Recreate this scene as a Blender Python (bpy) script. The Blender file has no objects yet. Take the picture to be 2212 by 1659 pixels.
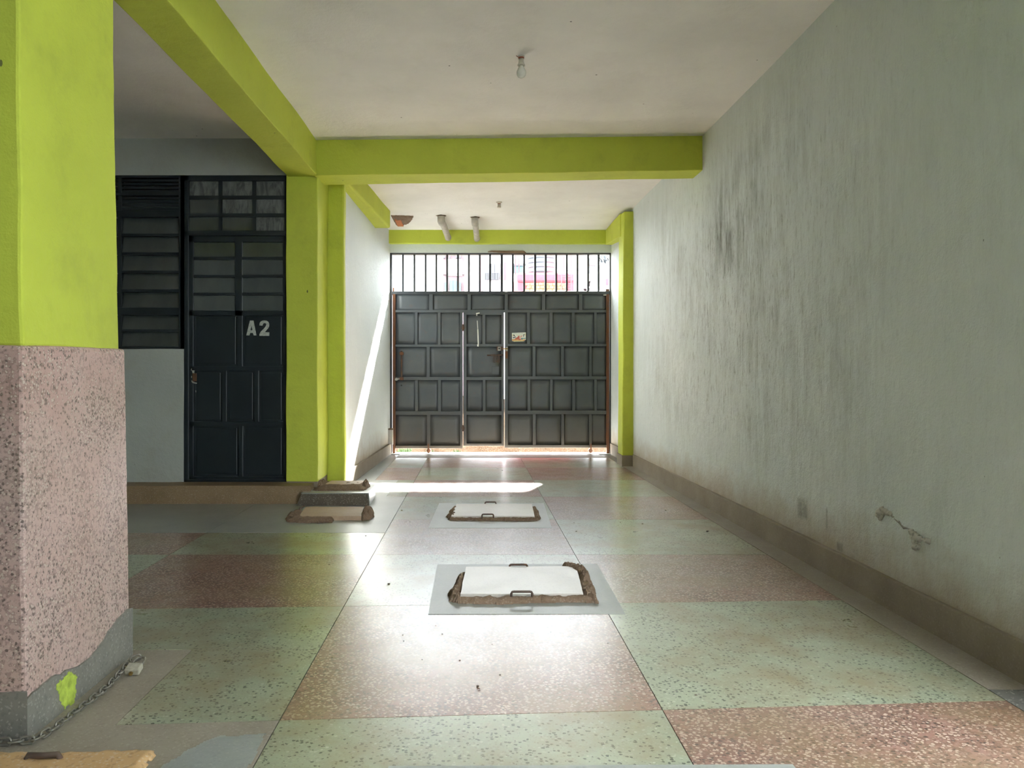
import bpy, bmesh, math, random
from mathutils import Vector, noise, Matrix
random.seed(7)
scene = bpy.context.scene
C = scene.collection
F, CX, HY, H = 1620.0, 1024.0, 811.0, 1.1      # focal length in px, vanishing point of the passage, eye height

# ---------------------------------------------------------------- camera, sky, sun, exposure
cam = bpy.data.objects.new('camera', bpy.data.cameras.new('camera'))
C.objects.link(cam); scene.camera = cam
cam.location = (0, 0, H); cam.rotation_euler = (math.pi/2, 0, 0)
cam.data.sensor_fit = 'HORIZONTAL'; cam.data.sensor_width = 36
cam.data.lens = 36*F/2212
cam.data.shift_x = (1106-CX)/2212; cam.data.shift_y = (HY-829.5)/2212
cam.data.clip_end = 300; cam.data.clip_start = 0.05

world = bpy.data.worlds.new('sky'); scene.world = world; world.use_nodes = True
bg = world.node_tree.nodes['Background']
bg.inputs[0].default_value = (0.90, 0.96, 1.0, 1); bg.inputs[1].default_value = 3.3
sun = bpy.data.objects.new('sun', bpy.data.lights.new('sun', 'SUN')); C.objects.link(sun)
sun.data.energy = 34.0; sun.data.color = (1.0, 0.97, 0.92); sun.data.angle = math.radians(1.6)
sun.rotation_euler = Vector((-0.41, -1.0, -0.775)).to_track_quat('-Z', 'Y').to_euler()
scene.view_settings.view_transform = 'Standard'; scene.view_settings.look = 'None'
scene.view_settings.gamma = 1.0; scene.view_settings.use_curve_mapping = False
scene.view_settings.exposure = 2.62
try:
    scene.cycles.use_denoising = True
    scene.cycles.max_bounces = 14; scene.cycles.diffuse_bounces = 9
    scene.cycles.sample_clamp_indirect = 12
except Exception:
    pass

# ---------------------------------------------------------------- helpers
def at(x, y, Y):                                # a point measured on a plane facing the viewer at distance Y
    return ((x-CX)*Y/F, Y, H-(y-HY)*Y/F)
def fl(x, y, z=0.0):                            # a point measured on a level surface of height z
    Y = (H-z)*F/(y-HY)
    return ((x-CX)*Y/F, Y, z)

def link(nt, a, b): nt.links.new(a, b)
class N:                                        # small node-graph helper
    def __init__(s, name):
        s.m = bpy.data.materials.new(name); s.m.use_nodes = True
        s.nt = s.m.node_tree; s.b = s.nt.nodes['Principled BSDF']
        g = s.nt.nodes.new('ShaderNodeNewGeometry'); s.pos = g.outputs['Position']
    def mapped(s, sc):
        n = s.nt.nodes.new('ShaderNodeMapping'); n.inputs['Scale'].default_value = sc
        link(s.nt, s.pos, n.inputs['Vector']); return n.outputs[0]
    def noise(s, scale, detail=3, rough=.55, vec=None, dist=0):
        n = s.nt.nodes.new('ShaderNodeTexNoise'); n.inputs['Scale'].default_value = scale
        n.inputs['Detail'].default_value = detail; n.inputs['Roughness'].default_value = rough
        n.inputs['Distortion'].default_value = dist
        link(s.nt, vec or s.pos, n.inputs['Vector']); return n.outputs[0]
    def vor(s, scale, vec=None, feature='F1', rnd=1.0):
        n = s.nt.nodes.new('ShaderNodeTexVoronoi'); n.feature = feature
        n.inputs['Scale'].default_value = scale; n.inputs['Randomness'].default_value = rnd
        link(s.nt, vec or s.pos, n.inputs['Vector']); return n
    def ramp(s, fac, stops):
        n = s.nt.nodes.new('ShaderNodeValToRGB'); e = n.color_ramp.elements
        while len(e) < len(stops): e.new(0.5)
        for k, (p, c) in enumerate(stops):
            e[k].position = p; e[k].color = (c, c, c, 1) if isinstance(c, (int, float)) else (*c, 1)
        link(s.nt, fac, n.inputs[0]); return n.outputs[0]
    def mix(s, fac, a, b, mode='MIX'):
        n = s.nt.nodes.new('ShaderNodeMix'); n.data_type = 'RGBA'; n.blend_type = mode
        for v, i in ((fac, 0), (a, 6), (b, 7)):
            if isinstance(v, (int, float)): n.inputs[i].default_value = v if i == 0 else (v, v, v, 1)
            elif isinstance(v, tuple): n.inputs[i].default_value = (*v, 1)
            else: link(s.nt, v, n.inputs[i])
        return n.outputs[2]
    def math(s, op, a, b=0.0):
        n = s.nt.nodes.new('ShaderNodeMath'); n.operation = op
        for k, v in enumerate((a, b)):
            if isinstance(v, (int, float)): n.inputs[k].default_value = v
            else: link(s.nt, v, n.inputs[k])
        return n.outputs[0]
    def sep(s, v):
        n = s.nt.nodes.new('ShaderNodeSeparateXYZ'); link(s.nt, v, n.inputs[0]); return n.outputs
    def rng(s, v, a, b, c=0.0, d=1.0):
        n = s.nt.nodes.new('ShaderNodeMapRange')
        for k, x in enumerate((a, b, c, d)): n.inputs[k+1].default_value = x
        link(s.nt, v, n.inputs[0]); return n.outputs[0]
    def out(s, col, rough=.7, bump=None, dist=.002, metal=0, spec=.5):
        if isinstance(col, tuple): s.b.inputs['Base Color'].default_value = (*col, 1)
        else: link(s.nt, col, s.b.inputs['Base Color'])
        if isinstance(rough, (int, float)): s.b.inputs['Roughness'].default_value = rough
        else: link(s.nt, rough, s.b.inputs['Roughness'])
        s.b.inputs['Metallic'].default_value = metal
        s.b.inputs['Specular IOR Level'].default_value = spec
        if bump is not None:
            n = s.nt.nodes.new('ShaderNodeBump'); n.inputs['Distance'].default_value = dist
            n.inputs['Strength'].default_value = 1.0
            link(s.nt, bump, n.inputs['Height']); link(s.nt, n.outputs[0], s.b.inputs['Normal'])
        return s.m

def plain(name, col, rough=.7, metal=0, var=.12, scale=6, bump=0.0, spec=.5):
    n = N(name)
    f = n.noise(scale, 4)
    lo = tuple(c*(1-var) for c in col); hi = tuple(min(1, c*(1+var)) for c in col)
    return n.out(n.mix(n.rng(f, .3, .7), lo, hi), rough, n.noise(scale*8, 3) if bump else None, bump, metal, spec)

def paint(name, col, speck=True, streaks=0.0, grime=(.20, .17, .12), grime_amt=.25, rough=.75):
    n = N(name)
    c = n.mix(n.rng(n.noise(1.7, 4), .3, .7), tuple(x*.92 for x in col), tuple(min(1, x*1.05) for x in col))
    g = n.rng(n.noise(3.1, 6, .7), .52, .75)
    c = n.mix(n.math('MULTIPLY', g, grime_amt), c, grime)
    if speck:                                   # flyspecks and small chips
        v = n.vor(7.0, n.mapped((1, 1, .5)))
        r = n.sep(v.outputs['Color'])[0]
        m = n.math('MULTIPLY', n.math('LESS_THAN', v.outputs['Distance'], .045), n.math('GREATER_THAN', r, .72))
        c = n.mix(n.math('MULTIPLY', m, .8), c, (.05, .045, .03))
    b = n.math('ADD', n.noise(24, 4, .6), n.math('MULTIPLY', n.noise(140, 2), .3))
    return n.out(c, rough, b, .0035)

def terrazzo(name, base, base2, chips, scale, cover, rough, dark=(.03, .035, .03), dark_share=.3, dirt=.55):
    n = N(name)
    big = n.noise(1.3, 4, .6)
    c = n.mix(n.rng(big, .3, .7), base, base2)
    w = n.nt.nodes.new('ShaderNodeMapping'); w.inputs['Scale'].default_value = (1, 1.15, 1)
    link(n.nt, n.pos, w.inputs['Vector'])
    wob = n.nt.nodes.new('ShaderNodeTexNoise'); wob.inputs['Scale'].default_value = 90; link(n.nt, n.pos, wob.inputs['Vector'])
    vm = n.nt.nodes.new('ShaderNodeVectorMath'); vm.operation = 'MULTIPLY_ADD'; link(n.nt, wob.outputs['Color'], vm.inputs[0])
    vm.inputs[1].default_value = (.011, .011, .011); link(n.nt, w.outputs[0], vm.inputs[2])
    v = n.vor(scale, vm.outputs[0]); rgb = n.sep(v.outputs['Color'])
    dens = n.rng(n.noise(3.0, 3), .35, .65, cover*.55, cover*1.35)
    on = n.math('MULTIPLY', n.math('LESS_THAN', rgb[0], dens), n.math('LESS_THAN', v.outputs['Distance'], n.rng(rgb[2], 0, 1, .28, .55)))
    isdark = n.math('LESS_THAN', rgb[1], dark_share)
    cc = n.mix(isdark, n.mix(rgb[2], chips[0], chips[1]), dark)
    c = n.mix(n.math('MULTIPLY', on, .85), c, cc)
    ring = n.math('MULTIPLY', n.math('LESS_THAN', rgb[0], dens), n.math('SUBTRACT', 1.0, on))
    if cover > .5: c = n.mix(n.math('MULTIPLY', ring, .38), c, tuple(x*.3 for x in base))
    # fine sand
    v2 = n.vor(scale*2.6); r2 = n.sep(v2.outputs['Color'])
    c = n.mix(n.math('MULTIPLY', n.math('LESS_THAN', r2[0], .22), .28), c, n.mix(r2[1], chips[0], dark))
    # brown dirt
    d = n.rng(n.noise(2.3, 7, .62), .43, .66)
    c = n.mix(n.math('MULTIPLY', d, dirt), c, (.27, .19, .10))
    rr = n.rng(n.noise(5, 5, .7), .3, .7, rough-.07, rough+.12)
    n.b.inputs['Coat Weight'].default_value = 1.0; n.b.inputs['Coat Roughness'].default_value = .27; n.b.inputs['Coat IOR'].default_value = 1.75
    return n.out(c, rr, n.noise(38, 4, .6), .0007, 0, .6)

def cement(name, c1, c2, rough=.6, bump=.0015, speck=.35):
    n = N(name)
    c = n.mix(n.rng(n.noise(2.6, 6, .65), .3, .7), c1, c2)
    v = n.vor(170); r = n.sep(v.outputs['Color'])[0]
    c = n.mix(n.math('MULTIPLY', n.math('LESS_THAN', r, .09), speck), c, (.6, .56, .5))
    v = n.vor(120); r = n.sep(v.outputs['Color'])[1]
    c = n.mix(n.math('MULTIPLY', n.math('LESS_THAN', r, .12), speck), c, tuple(x*.35 for x in c1))
    return n.out(c, rough, n.noise(45, 6, .7), bump)

M = {}
M['lime'] = paint('lime_paint', (.50, .565, .060), grime=(.22, .24, .04), grime_amt=.3)
M['ceiling'] = paint('ceiling_paint', (.80, .775, .74), grime=(.5, .44, .36), grime_amt=.14)
M['white_wall'] = None
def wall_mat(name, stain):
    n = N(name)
    c = n.mix(n.rng(n.noise(1.1, 4), .3, .7), (.59, .64, .64), (.67, .71, .705))  # blue raised in the base colour to stand in for cool daylight
    xyz = n.sep(n.pos)
    sv = n.mapped((6, 6, 1.1))
    st = n.rng(n.noise(1.6, 7, .75, sv), .38, .72)
    blot = n.rng(n.noise(.9, 4, .6), .42, .66)
    # mildew belt half way along the wall
    by = n.math('MULTIPLY', n.rng(xyz[1], 3.4, 5.2), n.rng(xyz[1], 8.6, 6.2))
    bz = n.math('MULTIPLY', n.rng(xyz[2], .3, 1.1), n.rng(xyz[2], 3.1, 2.2))
    belt = n.math('ADD', .18, n.math('MULTIPLY', n.math('MULTIPLY', by, bz), 1.25))
    m = n.math('MULTIPLY', n.math('MULTIPLY', st, n.math('ADD', blot, .25)), belt)
    c = n.mix(n.math('MULTIPLY', m, stain), c, (.15, .155, .12))
    fine = n.rng(n.noise(2.6, 8, .8, n.mapped((15, 15, 3.2))), .53, .66)
    c = n.mix(n.math('MULTIPLY', n.math('MULTIPLY', fine, belt), stain*.8), c, (.12, .12, .09))
    # brown tide line over the skirting
    base = n.rng(n.math('ADD', xyz[2], n.math('MULTIPLY', n.noise(4, 5, .7), -.35)), .22, -.04)
    c = n.mix(n.math('MULTIPLY', base, .75), c, (.33, .24, .14))
    # one square grey smear low on the wall
    v = n.vor(5.5, n.mapped((1, 1, .7))); r = n.sep(v.outputs['Color'])[0]
    mk = n.math('MULTIPLY', n.math('LESS_THAN', v.outputs['Distance'], .028), n.math('GREATER_THAN', r, .5))
    c = n.mix(n.math('MULTIPLY', mk, .6), c, (.08, .08, .07))
    if stain > .5:                              # square grey smear and a scuff just over the skirting
        for (sy, sz, wy, wz) in ((4.51, .30, .085, .075), (4.05, .175, .04, .03), (4.20, .30, .012, .07)):
            dy = n.math('ABSOLUTE', n.math('SUBTRACT', xyz[1], sy)); dz = n.math('ABSOLUTE', n.math('SUBTRACT', xyz[2], sz))
            mm = n.math('MULTIPLY', n.rng(dy, wy, wy*.6), n.rng(dz, wz, wz*.6))
            mm = n.math('MULTIPLY', mm, n.rng(n.noise(14, 5, .7), .3, .55))
            c = n.mix(n.math('MULTIPLY', mm, .55), c, (.14, .135, .11))
    b = n.math('ADD', n.noise(16, 5, .65), n.math('MULTIPLY', n.noise(110, 3), .25))
    return n.out(c, .72, b, .009, 0, .4)
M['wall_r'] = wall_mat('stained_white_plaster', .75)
M['wall_l'] = wall_mat('white_plaster', .12)
M['grey_wall'] = paint('grey_green_plaster', (.40, .42, .385), grime=(.3, .24, .13), grime_amt=.25)
M['pink'] = terrazzo('pink_terrazzo', (.26, .115, .085), (.38, .225, .18), ((.66, .53, .42), (.50, .34, .26)), 70, .95, .34, (.06, .04, .035), .27, .6)
M['green'] = terrazzo('green_terrazzo', (.27, .30, .205), (.39, .42, .31), ((.62, .60, .50), (.28, .33, .24)), 72, .42, .33, (.014, .024, .018), .72, .7)
M['pink_col'] = terrazzo('pink_column_terrazzo', (.45, .28, .25), (.54, .40, .37), ((.66, .56, .48), (.5, .40, .35)), 105, .55, .6, (.08, .055, .05), .45, .15)
M['pink_col'].node_tree.nodes['Principled BSDF'].inputs['Coat Weight'].default_value = .15
M['skirt'] = cement('grey_cement_skirt', (.15, .145, .13), (.25, .235, .205), .6, .0015, .2)
M['border'] = cement('brown_cement_border', (.235, .20, .16), (.31, .275, .225), .5, .0012, .14)
M['dark_border'] = cement('dark_cement_border', (.12, .12, .11), (.17, .165, .15), .5)
M['patch'] = cement('grey_cement_patch', (.24, .255, .24), (.33, .34, .325), .42, .0008, .12)
M['patch'].node_tree.nodes['Principled BSDF'].inputs['Coat Weight'].default_value = .6
M['patch'].node_tree.nodes['Principled BSDF'].inputs['Coat Roughness'].default_value = .36
M['plinth'] = cement('brown_plaster_plinth', (.20, .16, .115), (.28, .235, .175), .75, .001, .08)
M['step'] = cement('tan_cement_step', (.20, .135, .072), (.29, .20, .115), .55, .0015, .15)
M['mortar'] = cement('raw_brown_mortar', (.15, .095, .06), (.25, .17, .115), .9, .006, .15)
M['slab'] = cement('pale_cement_slab', (.56, .50, .45), (.66, .61, .56), .4, .0008, .12)  # base colour lightened to stand in for glare on the central covers
M['slab'].node_tree.nodes['Principled BSDF'].inputs['Coat Weight'].default_value = .8
M['slab'].node_tree.nodes['Principled BSDF'].inputs['Coat Roughness'].default_value = .33
M['slab_tan'] = cement('tan_dusty_slab', (.40, .27, .18), (.50, .37, .27), .6, .0012, .12)
M['slab_orange'] = cement('ochre_dusty_slab', (.46, .27, .12), (.56, .37, .19), .6, .0015, .3)
M['blockface'] = cement('dark_pebble_cement', (.085, .07, .052), (.14, .11, .08), .7, .003, .25)
M['joint'] = plain('dark_joint', (.06, .055, .045), .9)
def rusty(name, col, amt, rough=.45, metal=.0, low=None):
    n = N(name)
    r = n.rng(n.noise(9, 7, .7), .62-.25*amt, .80-.2*amt)
    c = n.mix(n.rng(n.noise(2.2, 3), .3, .7), tuple(x*.85 for x in col), tuple(x*1.15 for x in col))
    dust = n.rng(n.noise(1.3, 5, .7), .45, .7)
    c = n.mix(n.math('MULTIPLY', dust, .22), c, (.20, .19, .165))
    if low:                                     # mud splashed on the lowest boards
        z = n.sep(n.pos)[2]
        c = n.mix(n.math('MULTIPLY', n.rng(n.math('ADD', z, n.math('MULTIPLY', n.noise(5, 5), .5)), 1.0, .2), low), c, (.13, .09, .055))
    c = n.mix(n.math('MULTIPLY', r, min(1, amt*1.4)), c, (.17, .065, .022))
    return n.out(c, rough, n.noise(40, 4), .0006, metal)
M['gate'] = rusty('grey_gate_enamel', (.070, .082, .092), .18, .36, 0, .55)
M['gate_frame'] = rusty('dark_frame_enamel', (.030, .036, .043), .2, .4)
M['rust'] = rusty('rusty_steel', (.13, .055, .03), .8, .8)
M['rebar'] = rusty('dark_rusty_rebar', (.07, .04, .028), .5, .7)
M['navy'] = plain('navy_door_enamel', (.010, .016, .021), .33, 0, .2, 3, 0)
M['iron'] = plain('dull_chain_steel', (.21, .195, .165), .35, .45, .2, 60)
M['padlock'] = plain('worn_grey_padlock', (.38, .36, .29), .4, .15, .25, 70)
M['brass'] = plain('brass_plug', (.30, .20, .07), .4, .8, .3, 80)
M['white_pl'] = plain('white_plastic', (.72, .71, .66), .4)
M['cream_pl'] = plain('cream_lampholder', (.58, .54, .46), .45)
M['red_ring'] = plain('brown_red_ring', (.28, .06, .03), .5)
M['bulb'] = plain('frosted_bulb_glass', (.66, .66, .60), .22, 0, .03)
M['pipe'] = plain('grey_plastic_pipe', (.42, .39, .345), .5, 0, .2, 14)
M['terracotta'] = plain('terracotta_brick', (.48, .16, .06), .85, 0, .2, 30, .002)
M['letter'] = plain('white_stencil_paint', (.42, .44, .40), .7, 0, .25, 60)
M['chip'] = plain('bare_metal_scratch', (.38, .37, .33), .5, .2)
M['soil'] = cement('red_soil', (.009, .0055, .003), (.028, .017, .010), .95, .02, .12)
M['soil'].node_tree.nodes['Principled BSDF'].inputs['Specular IOR Level'].default_value = 0.0
M['grass'] = plain('green_weed', (.028, .06, .008), .7, 0, .3, 20)
M['conc'] = cement('pale_concrete', (.45, .43, .39), (.55, .53, .49), .8)
def glass_mat():
    n = N('window_glass')
    c = n.mix(n.rng(n.noise(5, 4, .6, n.mapped((1, 1, .35))), .4, .7), (.045, .055, .054), (.068, .078, .075))
    m = n.out(c, n.rng(n.noise(8, 3), .3, .7, .05, .10), None)
    n.b.inputs['IOR'].default_value = 1.9
    return m
M['glass'] = glass_mat()
def frosted():
    n = N('brushed_frosted_glass')
    c = n.mix(n.rng(n.noise(22, 6, .7, n.mapped((1, 1, .3)), .6), .40, .62), (.06, .068, .065), (.17, .18, .172))
    return n.out(c, .3, None)
M['frost'] = frosted()
# outside
M['o_white'] = plain('whitewashed_wall', (.80, .79, .79), .9)
M['o_pinkish'] = plain('pale_pink_wall', (.125, .088, .094), .9)
M['o_red'] = plain('pink_red_wall', (.30, .042, .055), .9)
M['o_stone'] = cement('yellow_stone', (.16, .085, .03), (.24, .15, .065), .9, .01)
M['o_tank'] = plain('black_tank_plastic', (.045, .062, .072), .45)
M['o_glass'] = plain('grey_pane', (.038, .042, .052), .4)
M['o_teal'] = plain('teal_pane', (.03, .08, .09), .4)
M['o_frame'] = plain('dark_window_steel', (.045, .045, .055), .5)
M['o_rust'] = plain('brown_steel', (.075, .05, .055), .8)
M['o_tile'] = plain('grey_roof_tile', (.06, .07, .08), .7)
M['paper'] = plain('white_paper', (.75, .78, .74), .6, 0, .03)
M['p_teal'] = plain('teal_ink', (.10, .24, .25), .6)
M['p_green'] = plain('olive_ink', (.24, .28, .07), .6)
M['p_black'] = plain('black_ink', (.02, .02, .02), .6)
M['p_red'] = plain('red_ink', (.48, .10, .07), .6)
M['p_orange'] = plain('orange_ink', (.62, .32, .12), .6)
M['p_yellow'] = plain('yellow_ink', (.68, .62, .30), .6)
M['p_grey'] = plain('grey_ink', (.18, .19, .22), .6)
M['p_pink'] = plain('pink_ink', (.62, .30, .25), .6)
M['leaf'] = plain('dry_leaf_brown', (.14, .05, .025), .8)
M['seal'] = plain('lime_splash', (.40, .50, .07), .8, 0, .3, 40)

def obj(name, bm, mat, parent=None, smooth=False, bevel=0.0):
    if bm.__class__ is bmesh.types.BMesh:
        bmesh.ops.recalc_face_normals(bm, faces=bm.faces[:])
        me = bpy.data.meshes.new(name)
        root = parent
        while root is not None and root.parent is not None: root = root.parent
        if root is not None:
            off = root.location
            for v in bm.verts: v.co -= off
        bm.to_mesh(me); bm.free()
    else: me = bm
    if smooth:
        for p in me.polygons: p.use_smooth = True
    if mat is not None and not me.materials: me.materials.append(M[mat] if isinstance(mat, str) else mat)
    o = bpy.data.objects.new(name, me); C.objects.link(o)
    if parent is not None: o.parent = parent
    if bevel:
        b = o.modifiers.new('bevel', 'BEVEL'); b.width = bevel; b.segments = 2; b.limit_method = 'ANGLE'
    return o
def tag(o, label=None, cat=None, kind=None, group=None):
    if label: o['label'] = label
    if cat: o['category'] = cat
    if kind: o['kind'] = kind
    if group: o['group'] = group
    return o
def thing(name, loc, label, cat, kind=None, group=None):
    e = bpy.data.objects.new(name, None); C.objects.link(e); e.location = loc; e.empty_display_size = .1
    return tag(e, label, cat, kind, group)
NB = bmesh.new
def box(bm, x0, x1, y0, y1, z0, z1):
    v = [bm.verts.new((x, y, z)) for x in (x0, x1) for y in (y0, y1) for z in (z0, z1)]
    for f in ((0, 1, 3, 2), (4, 6, 7, 5), (0, 4, 5, 1), (2, 3, 7, 6), (0, 2, 6, 4), (1, 5, 7, 3)):
        bm.faces.new([v[i] for i in f])
    return bm
def bx(*a): return box(NB(), *a)
def hexa(c, cell=None, amp=0.0, freq=3.0, keep=None):
    """c = 8 corners in order x(0/1) y(0/1) z(0/1); faces subdivided to cells and wobbled like hand plaster."""
    c = [Vector(p) for p in c]; bm = NB()
    def P(u, v, w):
        r = Vector((0, 0, 0))
        for i in (0, 1):
            for j in (0, 1):
                for k in (0, 1):
                    r += c[i*4+j*2+k]*((u if i else 1-u)*(v if j else 1-v)*(w if k else 1-w))
        return r
    L = [(c[4]-c[0]).length, (c[2]-c[0]).length, (c[1]-c[0]).length]
    n = [max(1, int(round(l/cell))) if cell else 1 for l in L]
    def face(ax, side):
        a, b = [i for i in range(3) if i != ax]
        grid = []
        for i in range(n[a]+1):
            row = []
            for j in range(n[b]+1):
                uvw = [0, 0, 0]; uvw[ax] = side; uvw[a] = i/n[a]; uvw[b] = j/n[b]
                p = P(*uvw)
                if amp: p = p + noise.noise_vector(p*freq)*amp + noise.noise_vector(p*freq*4)*amp*.35
                row.append(bm.verts.new(p))
            grid.append(row)
        for i in range(n[a]):
            for j in range(n[b]):
                bm.faces.new((grid[i][j], grid[i+1][j], grid[i+1][j+1], grid[i][j+1]))
    for ax in range(3):
        face(ax, 0); face(ax, 1)
    bmesh.ops.remove_doubles(bm, verts=bm.verts[:], dist=1e-5)
    return bm
def prismc(xa0, xa1, xb0, xb1, y0, y1, z0, z1, zb0=None, zb1=None):
    """corners of a run along Y whose section changes from (xa0..xa1) to (xb0..xb1)"""
    zb0 = z0 if zb0 is None else zb0; zb1 = z1 if zb1 is None else zb1
    return [(xa0, y0, z0), (xa0, y0, z1), (xb0, y1, zb0), (xb0, y1, zb1), (xa1, y0, z0), (xa1, y0, z1), (xb1, y1, zb0), (xb1, y1, zb1)]
def tube(bm, pts, r, n=8, cap=True, radii=None):
    pts = [Vector(p) for p in pts]; rings = []
    up = Vector((0, 0, 1))
    prev = None
    for i, p in enumerate(pts):
        d = (pts[min(i+1, len(pts)-1)]-pts[max(i-1, 0)]).normalized()
        if prev is None:
            s = d.cross(up)
            if s.length < .05: s = d.cross(Vector((1, 0, 0)))
        else:
            s = prev-d*prev.dot(d)
        s.normalize(); prev = s; t = d.cross(s)
        rr = radii[i] if radii else r
        rings.append([bm.verts.new(p+(s*math.cos(a)+t*math.sin(a))*rr) for a in [2*math.pi*k/n for k in range(n)]])
    for a, b in zip(rings, rings[1:]):
        for k in range(n): bm.faces.new((a[k], a[(k+1) % n], b[(k+1) % n], b[k]))
    if cap:
        bm.faces.new(rings[0]); bm.faces.new(rings[-1][::-1])
    return bm
def lathe(bm, cx, cy, prof, n=20):
    rings = [[bm.verts.new((cx+r*math.cos(2*math.pi*k/n), cy+r*math.sin(2*math.pi*k/n), z)) for k in range(n)] for r, z in prof]
    for a, b in zip(rings, rings[1:]):
        for k in range(n): bm.faces.new((a[k], a[(k+1) % n], b[(k+1) % n], b[k]))
    bm.faces.new(rings[0]); bm.faces.new(rings[-1][::-1])
    return bm
def poly_prism(pts, z0, z1, gap=0.0):
    """upright prism over an outline (x, y) list"""
    bm = NB()
    if gap:
        cx = sum(p[0] for p in pts)/len(pts); cy = sum(p[1] for p in pts)/len(pts)
        q = []
        for (x, y) in pts:
            q.append((x+(gap if x < cx else -gap), y+(gap if y < cy else -gap)))
        pts = q
    a = [bm.verts.new((x, y, z0)) for x, y in pts]; b = [bm.verts.new((x, y, z1)) for x, y in pts]
    bm.faces.new(a[::-1]); bm.faces.new(b)
    for i in range(len(pts)): bm.faces.new((a[i], a[(i+1) % len(pts)], b[(i+1) % len(pts)], b[i]))
    return bm
def pip(x, y, poly):
    inside = False; j = len(poly)-1
    for i in range(len(poly)):
        xi, yi = poly[i]; xj, yj = poly[j]
        if (yi > y) != (yj > y) and x < (xj-xi)*(y-yi)/(yj-yi)+xi: inside = not inside
        j = i
    return inside
def pdist(x, y, poly):
    d = 9
    for i in range(len(poly)):
        ax, ay = poly[i]; bx_, by_ = poly[(i+1) % len(poly)]
        vx, vy = bx_-ax, by_-ay; L = vx*vx+vy*vy or 1e-9
        t = max(0, min(1, ((x-ax)*vx+(y-ay)*vy)/L))
        d = min(d, math.hypot(x-ax-t*vx, y-ay-t*vy))
    return d
def lump(poly, h, cell=.009, edge=.02, base=0.0, rough=.45, mapf=None, seed=0.0):
    """rough mortar: a noisy height field over a ragged outline, closed underneath"""
    bm = NB()
    xs = [p[0] for p in poly]; ys = [p[1] for p in poly]
    nx = int((max(xs)-min(xs)+.04)/cell)+1; ny = int((max(ys)-min(ys)+.04)/cell)+1
    T = {}; B = {}
    mapf = mapf or (lambda x, y, z: (x, y, z))
    for i in range(nx+1):
        for j in range(ny+1):
            x = min(xs)-.02+i*cell; y = min(ys)-.02+j*cell
            w = noise.noise(Vector((x*28, y*28, seed)))*.012
            d = pdist(x, y, poly)*(1 if pip(x, y, poly) else -1)+w
            if d > -cell*.3:
                f = min(1, max(0, d)/edge)**.6
                hh = h*f*(1+rough*noise.noise(Vector((x*22, y*22, seed+5)))+rough*.6*noise.noise(Vector((x*70, y*70, seed))))
                T[i, j] = bm.verts.new(mapf(x, y, base+max(.001, hh))); B[i, j] = bm.verts.new(mapf(x, y, base-.001))
    cells = [(i, j) for i in range(nx) for j in range(ny) if all((i+a, j+b) in T for a in (0, 1) for b in (0, 1))]
    cs = set(cells)
    for i, j in cells:
        bm.faces.new((T[i, j], T[i+1, j], T[i+1, j+1], T[i, j+1]))
        bm.faces.new((B[i, j+1], B[i+1, j+1], B[i+1, j], B[i, j]))
        for (di, dj, a, b) in ((-1, 0, (0, 0), (0, 1)), (1, 0, (1, 1), (1, 0)), (0, -1, (1, 0), (0, 0)), (0, 1, (0, 1), (1, 1))):
            if (i+di, j+dj) not in cs:
                p = (i+a[0], j+a[1]); q = (i+b[0], j+b[1])
                bm.faces.new((T[p], T[q], B[q], B[p]))
    for v in [v for v in bm.verts if not v.link_faces]: bm.verts.remove(v)
    return bm
def shape2d(name, outlines, mat, parent, Y, thick=.0012):
    """flat painted sign: outlines in (X, Z), standing on the plane at Y and facing the viewer"""
    cu = bpy.data.curves.new(name, 'CURVE'); cu.dimensions = '2D'; cu.fill_mode = 'BOTH'; cu.extrude = thick/2
    for o_ in outlines:
        s = cu.splines.new('POLY'); s.points.add(len(o_)-1); s.use_cyclic_u = True
        for k, (x, z) in enumerate(o_): s.points[k].co = (x, z, 0, 1)
    return curve_to_mesh(name, cu, mat, parent, Matrix.Translation((0, Y-thick/2, 0)) @ Matrix.Rotation(math.pi/2, 4, 'X'))
def curve_to_mesh(name, cu, mat, parent, mtx):
    tmp = bpy.data.objects.new('tmp', cu); C.objects.link(tmp)
    bpy.context.view_layer.update()
    me = bpy.data.meshes.new_from_object(tmp.evaluated_get(bpy.context.evaluated_depsgraph_get()))
    bpy.data.objects.remove(tmp); me.transform(mtx)
    root = parent
    while root is not None and root.parent is not None: root = root.parent
    if root is not None: me.transform(Matrix.Translation(-root.location))
    me.name = name; me.materials.clear()
    return obj(name, me, mat, parent)

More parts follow.
